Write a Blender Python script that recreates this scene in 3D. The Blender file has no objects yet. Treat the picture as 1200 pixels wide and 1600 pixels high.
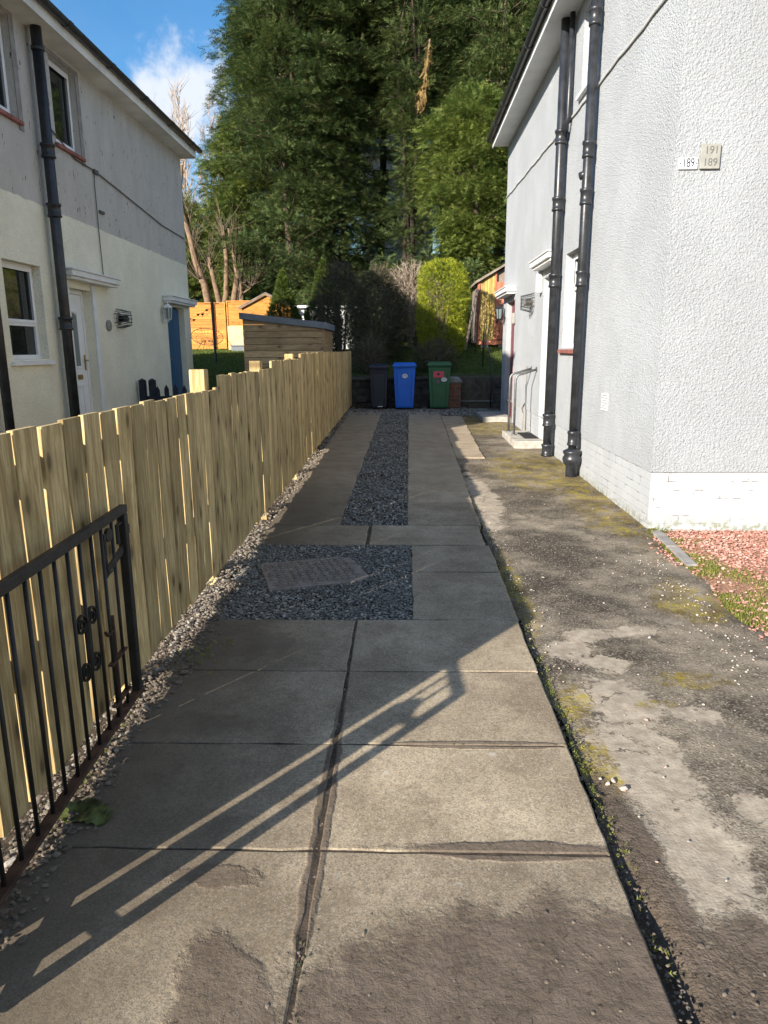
import bpy, math, random
import numpy as np
from mathutils import Vector, Matrix

random.seed(7)
rng = np.random.default_rng(11)
sc = bpy.context.scene
col = sc.collection
R = math.radians

# ------------------------------------------------------------------ camera
cam_d = bpy.data.cameras.new('camera')
cam = bpy.data.objects.new('camera', cam_d)
col.objects.link(cam)
F, CX, CY = 1110.0, 600.0, 800.0
yv = Vector((32.0, 255.0, -F)).normalized()             # the alley's direction seen by the lens
b = -(30.0 * yv.x - F * yv.z) / yv.y
zv = -Vector((30.0, b, -F)).normalized()
xv = yv.cross(zv)
M3 = Matrix((xv, yv, zv))
cam.matrix_world = Matrix.Translation((0, 0, 1.60)) @ M3.to_4x4()
cam_d.sensor_fit = 'VERTICAL'
cam_d.sensor_height = 24.0
cam_d.lens = 24.0 * F / 1600.0
cam_d.clip_start = 0.05
cam_d.clip_end = 900
sc.camera = cam

# ------------------------------------------------------------------ light
SUN_D = Vector((1.0, 1.29, -0.654)).normalized()
sun_d = bpy.data.lights.new('sun', 'SUN')
sun_d.energy = 5.0
sun_d.angle = R(0.53)
sun_d.color = (1.0, 0.92, 0.80)
sun = bpy.data.objects.new('sun', sun_d)
sun.rotation_euler = SUN_D.to_track_quat('-Z', 'Y').to_euler()
sun.location = (-10, -12, 12)
col.objects.link(sun)

w = bpy.data.worlds.new('World')
sc.world = w
w.use_nodes = True
nt = w.node_tree
nt.nodes.clear()
out = nt.nodes.new('ShaderNodeOutputWorld')
bg = nt.nodes.new('ShaderNodeBackground')
sky = nt.nodes.new('ShaderNodeTexSky')
sky.sky_type = 'NISHITA'
sky.sun_disc = False
sky.sun_elevation = R(21.8)
sky.sun_rotation = math.atan2(-1.0, -1.29)
sky.air_density = 1.0
sky.dust_density = 0.3
sky.ozone_density = 2.2
bg.inputs['Strength'].default_value = 0.10
# cumulus, plus an added cloud bank out of view: noise on the sky direction
tc = nt.nodes.new('ShaderNodeTexCoord')
def wn(t, **k):
    n = nt.nodes.new(t)
    for a, v in k.items():
        setattr(n, a, v)
    return n
cloud_dir = Vector((-0.262, 0.920, 0.280)).normalized()
nz = wn('ShaderNodeTexNoise'); nz.inputs['Scale'].default_value = 11.0; nz.inputs['Detail'].default_value = 8; nz.inputs['Roughness'].default_value = 0.6
nt.links.new(tc.outputs['Generated'], nz.inputs['Vector'])
dist = wn('ShaderNodeVectorMath', operation='DISTANCE'); dist.inputs[1].default_value = cloud_dir
nt.links.new(tc.outputs['Generated'], dist.inputs[0])
d2 = wn('ShaderNodeMath', operation='MULTIPLY_ADD'); d2.inputs[1].default_value = -5.6; d2.inputs[2].default_value = 0.36
nt.links.new(dist.outputs['Value'], d2.inputs[0])
ad = wn('ShaderNodeMath', operation='MULTIPLY_ADD'); ad.inputs[1].default_value = 1.3
nt.links.new(nz.outputs['Fac'], ad.inputs[0]); nt.links.new(d2.outputs[0], ad.inputs[2])
mr = wn('ShaderNodeMapRange', interpolation_type='SMOOTHSTEP'); mr.inputs['From Min'].default_value = 0.60; mr.inputs['From Max'].default_value = 0.90; mr.inputs['To Max'].default_value = 0.95
nt.links.new(ad.outputs[0], mr.inputs['Value'])
nz2 = wn('ShaderNodeTexNoise'); nz2.inputs['Scale'].default_value = 2.4; nz2.inputs['Detail'].default_value = 9; nz2.inputs['Roughness'].default_value = 0.62; nz2.inputs['Distortion'].default_value = 0.6
nt.links.new(tc.outputs['Generated'], nz2.inputs['Vector'])
mr2 = wn('ShaderNodeMapRange', interpolation_type='SMOOTHSTEP'); mr2.inputs['From Min'].default_value = 0.50; mr2.inputs['From Max'].default_value = 0.85; mr2.inputs['To Max'].default_value = 0.10
nt.links.new(nz2.outputs['Fac'], mr2.inputs['Value'])
dt = wn('ShaderNodeVectorMath', operation='DOT_PRODUCT'); dt.inputs[1].default_value = Vector((0.80, -0.50, 0.35)).normalized()  # unseen cloud bank behind right, added to lift and neutralise the shade
nt.links.new(tc.outputs['Generated'], dt.inputs[0])
dk = wn('ShaderNodeMath', operation='MULTIPLY_ADD'); dk.inputs[1].default_value = 1.1
nt.links.new(dt.outputs['Value'], dk.inputs[0]); nt.links.new(nz2.outputs['Fac'], dk.inputs[2])
mr3 = wn('ShaderNodeMapRange', interpolation_type='SMOOTHSTEP'); mr3.inputs['From Min'].default_value = 0.62; mr3.inputs['From Max'].default_value = 1.05; mr3.inputs['To Max'].default_value = 0.36
nt.links.new(dk.outputs[0], mr3.inputs['Value'])
mx0 = wn('ShaderNodeMath', operation='MAXIMUM')
nt.links.new(mr3.outputs[0], mx0.inputs[0]); nt.links.new(mr2.outputs[0], mx0.inputs[1])
mx = wn('ShaderNodeMath', operation='MAXIMUM')
nt.links.new(mr.outputs[0], mx.inputs[0]); nt.links.new(mx0.outputs[0], mx.inputs[1])
mixc = wn('ShaderNodeMix', data_type='RGBA'); mixc.inputs['B'].default_value = (4.3, 4.6, 5.1, 1)
nt.links.new(mx.outputs[0], mixc.inputs['Factor'])
hsv = wn('ShaderNodeHueSaturation'); hsv.inputs['Saturation'].default_value = 1.3
nt.links.new(sky.outputs[0], hsv.inputs['Color'])
nt.links.new(hsv.outputs[0], mixc.inputs['A'])
nt.links.new(mixc.outputs['Result'], bg.inputs['Color'])
nt.links.new(bg.outputs[0], out.inputs['Surface'])

sc.view_settings.view_transform = 'Standard'
sc.view_settings.look = 'None'
sc.view_settings.gamma = 1.0
sc.view_settings.use_curve_mapping = False
sc.view_settings.exposure = 1.06
sc.cycles.max_bounces = 6
sc.cycles.diffuse_bounces = 3
sc.cycles.glossy_bounces = 3
sc.cycles.transmission_bounces = 4
sc.cycles.transparent_max_bounces = 6
sc.cycles.caustics_reflective = False
sc.cycles.caustics_refractive = False

# ------------------------------------------------------------------ node helpers
class MT:
    def __init__(s, name):
        s.m = bpy.data.materials.new(name)
        s.m.use_nodes = True
        s.nt = s.m.node_tree
        s.nt.nodes.clear()
        s.o = s.nt.nodes.new('ShaderNodeOutputMaterial')
        s.p = s.nt.nodes.new('ShaderNodeBsdfPrincipled')
        s.nt.links.new(s.p.outputs[0], s.o.inputs['Surface'])
        s._pos = None; s._geo = None
    def n(s, t, **k):
        q = s.nt.nodes.new(t)
        for a, v in k.items():
            setattr(q, a, v)
        return q
    def link(s, a, b):
        s.nt.links.new(a, b)
    def inp(s, sock, v):
        if isinstance(v, bpy.types.NodeSocket):
            s.link(v, sock)
        elif isinstance(v, (tuple, list)) and len(v) == 3 and sock.type == 'RGBA':
            sock.default_value = (*v, 1)
        else:
            sock.default_value = v
    @property
    def geo(s):
        if s._geo is None:
            s._geo = s.n('ShaderNodeNewGeometry')
        return s._geo
    @property
    def pos(s):
        return s.geo.outputs['Position']
    @property
    def obj(s):
        if s._pos is None:
            s._pos = s.n('ShaderNodeTexCoord')
        return s._pos.outputs['Object']
    @property
    def isl(s):
        return s.geo.outputs['Random Per Island']
    def scale(s, v, sx, sy, sz):
        q = s.n('ShaderNodeMapping'); s.link(v, q.inputs[0]); q.inputs['Scale'].default_value = (sx, sy, sz)
        return q.outputs[0]
    def noise(s, scale, detail=5, rough=0.55, dist=0, v=None):
        q = s.n('ShaderNodeTexNoise'); s.link(v or s.pos, q.inputs['Vector'])
        q.inputs['Scale'].default_value = scale; q.inputs['Detail'].default_value = detail
        q.inputs['Roughness'].default_value = rough; q.inputs['Distortion'].default_value = dist
        return q.outputs['Fac']
    def vor(s, scale, v=None, feature='F1', out='Distance', rnd=1.0):
        q = s.n('ShaderNodeTexVoronoi', feature=feature); s.link(v or s.pos, q.inputs['Vector'])
        q.inputs['Scale'].default_value = scale
        if 'Randomness' in q.inputs: q.inputs['Randomness'].default_value = rnd
        return q.outputs[out]
    def rng(s, v, a, b, c=0.0, d=1.0, smooth=True):
        q = s.n('ShaderNodeMapRange', interpolation_type='SMOOTHSTEP' if smooth else 'LINEAR')
        s.inp(q.inputs['Value'], v)
        q.inputs['From Min'].default_value = a; q.inputs['From Max'].default_value = b
        q.inputs['To Min'].default_value = c; q.inputs['To Max'].default_value = d
        return q.outputs[0]
    def mix(s, f, a, b, bl='MIX'):
        q = s.n('ShaderNodeMix', data_type='RGBA', blend_type=bl)
        s.inp(q.inputs['Factor'], f); s.inp(q.inputs['A'], a); s.inp(q.inputs['B'], b)
        return q.outputs['Result']
    def math(s, op, a, b=0.0, c=0.0):
        q = s.n('ShaderNodeMath', operation=op)
        s.inp(q.inputs[0], a); s.inp(q.inputs[1], b); s.inp(q.inputs[2], c)
        return q.outputs[0]
    def xyz(s, v=None):
        q = s.n('ShaderNodeSeparateXYZ'); s.link(v or s.pos, q.inputs[0])
        return q.outputs
    def ramp(s, f, stops):
        q = s.n('ShaderNodeValToRGB'); s.inp(q.inputs[0], f)
        el = q.color_ramp.elements
        while len(el) < len(stops): el.new(0.5)
        for e, (p, c) in zip(el, stops):
            e.position = p; e.color = (*c, 1)
        return q.outputs[0]
    def bump(s, h, strength=0.5, dist=0.01, prev=None):
        q = s.n('ShaderNodeBump'); s.link(h, q.inputs['Height'])
        q.inputs['Strength'].default_value = strength; q.inputs['Distance'].default_value = dist
        if prev is not None: s.link(prev, q.inputs['Normal'])
        return q.outputs[0]
    def blob(s, cx, cy, rx, ry, nz, amp=0.6, rot=0.0):
        """ragged ellipse on the ground, 1 inside"""
        q = s.n('ShaderNodeMapping', vector_type='TEXTURE'); s.link(s.pos, q.inputs[0])
        q.inputs['Location'].default_value = (cx, cy, 0); q.inputs['Rotation'].default_value = (0, 0, rot); q.inputs['Scale'].default_value = (rx, ry, 1000)
        l = s.n('ShaderNodeVectorMath', operation='LENGTH'); s.link(q.outputs[0], l.inputs[0])
        e = s.math('MULTIPLY_ADD', nz, amp * 2, -amp)
        return s.math('ADD', l.outputs['Value'], e)
    def done(s, color=None, rough=0.8, normal=None, spec=0.3, metal=0.0, **k):
        if color is not None: s.inp(s.p.inputs['Base Color'], color)
        s.inp(s.p.inputs['Roughness'], rough)
        s.p.inputs['Specular IOR Level'].default_value = spec
        s.p.inputs['Metallic'].default_value = metal
        if normal is not None: s.link(normal, s.p.inputs['Normal'])
        for a, v in k.items(): s.inp(s.p.inputs[a.replace('_', ' ')], v)
        return s.m

def simple(name, c, rough=0.6, var=0.15, scale=6, bump=0.0, bscale=60, spec=0.3, metal=0.0):
    m = MT(name)
    f = m.noise(scale, 6, 0.6)
    cc = m.mix(m.rng(f, 0.3, 0.7), tuple(x * (1 - var) for x in c), tuple(min(1, x * (1 + var)) for x in c))
    nrm = m.bump(m.noise(bscale, 4, 0.6), bump, 0.004) if bump else None
    return m.done(cc, rough, nrm, spec, metal)

# ------------------------------------------------------------------ mesh helpers
ORG = {}
class MB:
    def __init__(s):
        s.v = []; s.f = []
    def add(s, vs, fs):
        o = len(s.v); s.v += [tuple(p) for p in vs]; s.f += [tuple(i + o for i in f) for f in fs]
    def box(s, x0, x1, y0, y1, z0, z1):
        s.add([(x0, y0, z0), (x1, y0, z0), (x1, y1, z0), (x0, y1, z0), (x0, y0, z1), (x1, y0, z1), (x1, y1, z1), (x0, y1, z1)],
              [(0, 3, 2, 1), (4, 5, 6, 7), (0, 1, 5, 4), (1, 2, 6, 5), (2, 3, 7, 6), (3, 0, 4, 7)])
        return s
    def obox(s, c, sx, sy, sz, rot):
        """box centred at c, rotated by a Matrix/angle"""
        if not isinstance(rot, Matrix): rot = Matrix.Rotation(rot, 3, 'Z')
        o = len(s.v)
        s.box(-sx / 2, sx / 2, -sy / 2, sy / 2, -sz / 2, sz / 2)
        for i in range(o, o + 8): s.v[i] = tuple(rot @ Vector(s.v[i]) + Vector(c))
        return s
    def bar(s, p0, p1, wd, ht, up=(0, 0, 1)):
        p0, p1 = Vector(p0), Vector(p1); d = p1 - p0; L = d.length; d.normalize(); u = Vector(up)
        r = d.cross(u)
        if r.length < 1e-4: r = d.cross(Vector((1, 0, 0)))
        r.normalize(); u = r.cross(d)
        return s.obox((p0 + p1) / 2, wd, L, ht, Matrix((r, d, u)).transposed())
    def tube(s, pts, r, n=8, cap=True):
        pts = [Vector(p) for p in pts]; rs = r if isinstance(r, (list, tuple)) else [r] * len(pts)
        o = len(s.v); prev = None
        for i, p in enumerate(pts):
            d = (pts[min(i + 1, len(pts) - 1)] - pts[max(i - 1, 0)]).normalized()
            if prev is None:
                a = d.cross(Vector((0, 0, 1)))
                if a.length < 0.05: a = d.cross(Vector((1, 0, 0)))
                a.normalize()
            else:
                a = prev - d * prev.dot(d); a.normalize()
            prev = a; bb = d.cross(a)
            for k in range(n):
                t = 2 * math.pi * k / n
                s.v.append(tuple(p + (a * math.cos(t) + bb * math.sin(t)) * rs[i]))
        for i in range(len(pts) - 1):
            for k in range(n):
                a0 = o + i * n + k; a1 = o + i * n + (k + 1) % n
                s.f.append((a0, a1, a1 + n, a0 + n))
        if cap:
            s.f.append(tuple(o + k for k in range(n))[::-1]); s.f.append(tuple(o + (len(pts) - 1) * n + k for k in range(n)))
        return s
    def lathe(s, c, prof, n=16, axis='Z'):
        """prof: (radius, height) pairs"""
        o = len(s.v)
        for r_, h in prof:
            for k in range(n):
                t = 2 * math.pi * k / n; a, b2 = r_ * math.cos(t), r_ * math.sin(t)
                p = (a, b2, h) if axis == 'Z' else ((h, a, b2) if axis == 'X' else (a, h, b2))
                s.v.append((c[0] + p[0], c[1] + p[1], c[2] + p[2]))
        for i in range(len(prof) - 1):
            for k in range(n):
                a0 = o + i * n + k; a1 = o + i * n + (k + 1) % n
                s.f.append((a0, a1, a1 + n, a0 + n))
        s.f.append(tuple(o + k for k in range(n))[::-1]); s.f.append(tuple(o + (len(prof) - 1) * n + k for k in range(n)))
        return s
    def prism(s, pts, d):
        """polygon pts (3-D) extruded along vector d"""
        n = len(pts); d = Vector(d)
        s.add([Vector(p) for p in pts] + [Vector(p) + d for p in pts],
              [tuple(range(n))[::-1], tuple(range(n, 2 * n))] + [(i, (i + 1) % n, n + (i + 1) % n, n + i) for i in range(n)])
        return s
    def build(s, name, mat, parent=None, smooth=False, bevel=0.0, seg=1):
        me = bpy.data.meshes.new(name)
        og = ORG.get(parent.name, Vector()) if parent else Vector()
        me.from_pydata([(p[0] - og.x, p[1] - og.y, p[2] - og.z) for p in s.v], [], s.f)
        return link(name, me, mat, parent, smooth, bevel, seg, og)

def link(name, me, mat, parent=None, smooth=False, bevel=0.0, seg=1, og=Vector()):
    me.validate(); me.update()
    if len(me.polygons) < 4000:
        import bmesh
        bm = bmesh.new(); bm.from_mesh(me); bmesh.ops.recalc_face_normals(bm, faces=bm.faces); bm.to_mesh(me); bm.free()
    if mat: me.materials.append(mat)
    o = bpy.data.objects.new(name, me); col.objects.link(o)
    if smooth:
        me.polygons.foreach_set('use_smooth', [True] * len(me.polygons))
    if parent: o.parent = parent
    ORG[o.name] = og.copy()
    if bevel:
        md = o.modifiers.new('bevel', 'BEVEL'); md.width = bevel; md.segments = seg; md.limit_method = 'ANGLE'; md.angle_limit = R(40)
    return o

def np_mesh(name, V, T, mat, parent=None, smooth=False):
    """fast mesh from numpy verts (n,3) and triangles (m,3)"""
    og = ORG.get(parent.name, Vector()) if parent else Vector()
    V = (V - np.array(og)).astype(np.float32)
    me = bpy.data.meshes.new(name)
    me.vertices.add(len(V)); me.vertices.foreach_set('co', V.ravel())
    k = T.shape[1]
    me.loops.add(T.size); me.loops.foreach_set('vertex_index', T.astype(np.int32).ravel())
    me.polygons.add(len(T)); me.polygons.foreach_set('loop_start', np.arange(0, T.size, k, dtype=np.int32))
    me.polygons.foreach_set('use_smooth', np.full(len(T), smooth))
    me.update(calc_edges=True)
    me.materials.append(mat)
    o = bpy.data.objects.new(name, me); col.objects.link(o)
    if parent: o.parent = parent
    ORG[o.name] = og.copy()
    return o

def thing(name, loc, label, cat, group=None):
    o = bpy.data.objects.new(name, None); col.objects.link(o)
    o.location = loc; o.empty_display_size = 0.2
    ORG[o.name] = Vector(loc)
    return tag(o, label, cat, group)
def tag(o, label, cat, group=None):
    o['label'] = label; o['category'] = cat
    if group: o['group'] = group
    return o
def kind(o, k, label=None):
    o['kind'] = k
    if label: o['label'] = label
    return o
def text(parent, name, s, size, loc, rot, mat, extrude=0.001, sx=1.0, bold=0.0):
    cu = bpy.data.curves.new('lettering', 'FONT'); cu.body = s; cu.size = size; cu.extrude = extrude; cu.offset = bold
    cu.align_x = 'CENTER'; cu.align_y = 'CENTER'
    tmp = bpy.data.objects.new('lettering_source', cu); col.objects.link(tmp)
    bpy.context.view_layer.update()
    me = bpy.data.meshes.new_from_object(tmp.evaluated_get(bpy.context.evaluated_depsgraph_get()))
    bpy.data.objects.remove(tmp)
    og = ORG.get(parent.name, Vector())
    me.transform(Matrix.Translation(Vector(loc) - og) @ rot.to_4x4() @ Matrix.Diagonal((sx, 1, 1, 1)))
    me.materials.clear(); me.materials.append(mat)
    o = bpy.data.objects.new(name, me); col.objects.link(o); o.parent = parent
    ORG[o.name] = og.copy()
    return o

def interp(x, xs, ys): return float(np.interp(x, xs, ys))
G = 0.0135
def zback(y): return np.interp(y, [17.2, 18.2, 21, 27, 30, 40, 60, 120, 400], [0.88, 1.1, 1.62, 1.66, 2.6, 6.0, 9.0, 12.0, 14.0])
def zg(x, y):
    """bare terrain height"""
    x = np.asarray(x, float); y = np.asarray(y, float)
    front = np.where(y < 0, 0, G * y)
    left = np.interp(y, [-50, 9, 13, 17.2, 21, 27, 30, 40, 60, 120, 400], [-.10, .02, .33, .95, 1.4, 1.64, 2.6, 6, 9, 12, 14])
    back = zback(y)
    t = np.clip((-1.5 - x) / 0.8, 0, 1)
    inside = np.where(y < 17.3, front - 0.07, back)
    return inside * (1 - t) + (left - 0.02) * t

# ================================================================== MATERIALS
def mat_roughcast(name, c, worm, scale, strength, dist, dirt=0.12, split=None, streak=0.0):
    m = MT(name)
    h1 = m.vor(scale, feature='SMOOTH_F1')
    h2 = m.noise(scale * 0.55, 4, 0.6, worm)
    h = m.math('MULTIPLY_ADD', h2, 1.4, h1)
    h3 = m.noise(scale * 2.6, 2, 0.5)
    hh = m.math('MULTIPLY_ADD', h3, 0.8, h)
    big = m.noise(1.3, 6, 0.65)
    cc = m.mix(m.rng(big, 0.35, 0.7), tuple(x * (1 - dirt) for x in c), c)
    if split:
        z0, c2 = split
        z = m.xyz()[2]
        zz = m.math('MULTIPLY_ADD', m.noise(9, 3), 0.05, z); zz = m.math('ADD', zz, m.math('MULTIPLY', m.math('SUBTRACT', m.xyz()[1], 15.7), 0.010))
        f = m.rng(zz, z0 + 0.02, z0 + 0.035)
        st = m.noise(2.2, 6, 0.65, 0, m.scale(m.pos, 1, 1.6, 0.6))
        c2m = m.mix(m.rng(st, 0.3, 0.75), tuple(x * 0.90 for x in c2), tuple(x * 1.06 for x in c2))
        sp = m.rng(m.noise(14, 3, 0.6, 0, m.scale(m.pos, 1, 1.6, 0.5)), 0.66, 0.70)
        c2m = m.mix(sp, c2m, (0.05, 0.045, 0.04))
        cc = m.mix(f, cc, c2m)
    pit_shade = m.rng(m.noise(scale * 1.3, 2, 0.4), 0.62, 0.70, 0, 0.5)  # specks of shadow between the roughcast bumps, put into the colour
    cc = m.mix(pit_shade, cc, tuple(x * 0.42 for x in c))
    if streak:
        sk = m.noise(3.0, 5, 0.7, 0, m.scale(m.pos, 2, 2, 0.16))
        zl = m.rng(m.xyz()[2], 0.2, 1.6, 1.0, 0.15)
        cc = m.mix(m.math('MULTIPLY', m.rng(sk, 0.5, 0.8, 0, streak), zl), cc, (0.22, 0.22, 0.17))
    return m.done(cc, 0.85, m.bump(hh, strength, dist), 0.2)

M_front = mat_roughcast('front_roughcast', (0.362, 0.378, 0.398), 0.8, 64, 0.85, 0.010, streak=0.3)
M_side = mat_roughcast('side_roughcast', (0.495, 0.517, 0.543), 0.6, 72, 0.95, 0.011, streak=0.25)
M_leftwall = mat_roughcast('cream_and_grey_render', (0.90, 0.865, 0.70), 0.5, 48, 0.8, 0.012, split=(3.335, (0.56, 0.53, 0.485)))

def mat_brickpaint():
    m = MT('painted_brick')
    mp = m.n('ShaderNodeMapping'); m.link(m.pos, mp.inputs[0])
    x = m.xyz()
    cb = m.n('ShaderNodeCombineXYZ'); m.link(m.math('ADD', x[0], x[1]), cb.inputs[0]); m.link(m.math('SUBTRACT', x[2], 0.1), cb.inputs[1])
    br = m.n('ShaderNodeTexBrick'); m.link(cb.outputs[0], br.inputs['Vector'])
    br.inputs['Scale'].default_value = 1.0; br.inputs['Mortar Size'].default_value = 0.006; br.inputs['Mortar Smooth'].default_value = 0.8
    br.inputs['Brick Width'].default_value = 0.225; br.inputs['Row Height'].default_value = 0.075
    fac = br.outputs['Fac']
    nz = m.noise(20, 5, 0.65)
    h = m.math('SUBTRACT', m.math('MULTIPLY', nz, 0.5), fac)
    chip = m.math('MULTIPLY', m.rng(m.noise(7, 5, 0.7), 0.53, 0.62), m.rng(fac, 0.3, 0.9))
    chip2 = m.rng(m.noise(5.2, 4, 0.6), 0.71, 0.73)
    cc = m.mix(m.rng(m.noise(3, 6), 0.3, 0.7), (0.385, 0.401, 0.420), (0.435, 0.453, 0.473))
    cc = m.mix(m.math('MULTIPLY', fac, 0.16), cc, (0.4, 0.38, 0.35))
    cc = m.mix(chip, cc, (0.16, 0.14, 0.12)); cc = m.mix(chip2, cc, (0.36, 0.31, 0.27))
    low = m.rng(x[2], 0.08, 0.2, 1, 0)
    cc = m.mix(m.math('MULTIPLY', low, m.rng(nz, 0.45, 0.6, 0, 0.8)), cc, (0.20, 0.21, 0.13))
    return m.done(cc, 0.75, m.bump(h, 0.45, 0.005), 0.25)
M_brickpaint = mat_brickpaint()

def mat_wood(name, c1, c2, knot=(0.10, 0.065, 0.03), axis='Z', thin='X', green=0.0):
    """sawn boards: grain runs along axis, each board (mesh island) its own tint"""
    m = MT(name)
    rnd = m.n('ShaderNodeCombineXYZ'); k = m.math('MULTIPLY', m.isl, 37.0)
    for i in range(3): m.link(k, rnd.inputs[i])
    v = m.n('ShaderNodeVectorMath', operation='ADD'); m.link(m.pos, v.inputs[0]); m.link(rnd.outputs[0], v.inputs[1])
    sc_ = {'Z': (1, 1, 0.07), 'X': (0.07, 1, 1), 'Y': (1, 0.07, 1)}[axis]
    vs = m.scale(v.outputs[0], *sc_)
    warp = m.noise(3.0, 3, 0.5, 0, v.outputs[0])
    g1 = m.noise(70, 4, 0.65, 1.2, vs)
    g2 = m.noise(16, 4, 0.6, 2.0, vs)
    f = m.math('ADD', m.math('MULTIPLY', g1, 0.45), m.math('MULTIPLY', g2, 0.55))
    cc = m.mix(m.rng(f, 0.40, 0.61), c1, c2)
    pl_ = m.xyz(v.outputs[0]); a_, b_ = [q for q in range(3) if 'XYZ'[q] != thin]
    cbk = m.n('ShaderNodeCombineXYZ')
    for k_, q in enumerate((a_, b_)): m.link(m.math('MULTIPLY', pl_[q], 0.5 if 'XYZ'[q] == axis else 1.0), cbk.inputs[k_])
    kv = m.n('ShaderNodeTexVoronoi', voronoi_dimensions='2D'); m.link(cbk.outputs[0], kv.inputs['Vector']); kv.inputs['Scale'].default_value = 4.2
    kn = kv.outputs['Distance']
    kf = m.rng(kn, 0.03, 0.105, 1, 0)
    ring = m.math('MULTIPLY', m.rng(kn, 0.06, 0.26, 1, 0), 0.5)
    cc = m.mix(ring, cc, tuple(x * 0.62 for x in c1))
    cc = m.mix(m.math('MULTIPLY', kf, 0.85), cc, knot)
    tint = m.rng(m.isl, 0, 1, 0.64, 1.14, False)
    hs = m.n('ShaderNodeHueSaturation'); m.link(cc, hs.inputs['Color']); m.link(tint, hs.inputs['Value'])
    hs.inputs['Saturation'].default_value = 1.0
    cc = hs.outputs[0]
    blot = m.noise(2.2, 5, 0.65, 0, v.outputs[0])
    cc = m.mix(m.rng(blot, 0.46, 0.70, 0, 0.55), cc, (0.27, 0.195, 0.085) if green else tuple(x * 0.6 for x in c1))
    return m.done(cc, 0.72, m.bump(m.math('MULTIPLY_ADD', kf, -0.4, f), 0.35, 0.004), 0.25)
M_fence = mat_wood('treated_pine', (0.350, 0.240, 0.100), (0.66, 0.505, 0.252), green=1)
M_rail = mat_wood('treated_pine_rail', (0.30, 0.222, 0.098), (0.52, 0.41, 0.21), axis='Y')
M_orange = mat_wood('orange_stained_timber', (0.60, 0.235, 0.045), (0.72, 0.32, 0.075), (0.3, 0.09, 0.02), 'X', 'Y')
M_store = mat_wood('larch_cladding', (0.46, 0.30, 0.155), (0.70, 0.50, 0.285), (0.16, 0.08, 0.04), 'X', 'Y')
M_storey = mat_wood('larch_cladding_end', (0.40, 0.245, 0.12), (0.56, 0.37, 0.19), (0.16, 0.08, 0.04), 'Y')
M_redwood = mat_wood('red_stained_timber', (0.40, 0.13, 0.075), (0.52, 0.20, 0.12), (0.15, 0.05, 0.03), 'Z', 'Y')
M_yelwood = mat_wood('yellow_stained_timber', (0.45, 0.31, 0.09), (0.58, 0.42, 0.15), (0.2, 0.1, 0.04), 'Z', 'Y')
M_oldwood = mat_wood('weathered_timber', (0.24, 0.19, 0.15), (0.36, 0.30, 0.24), axis='Y')

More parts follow.
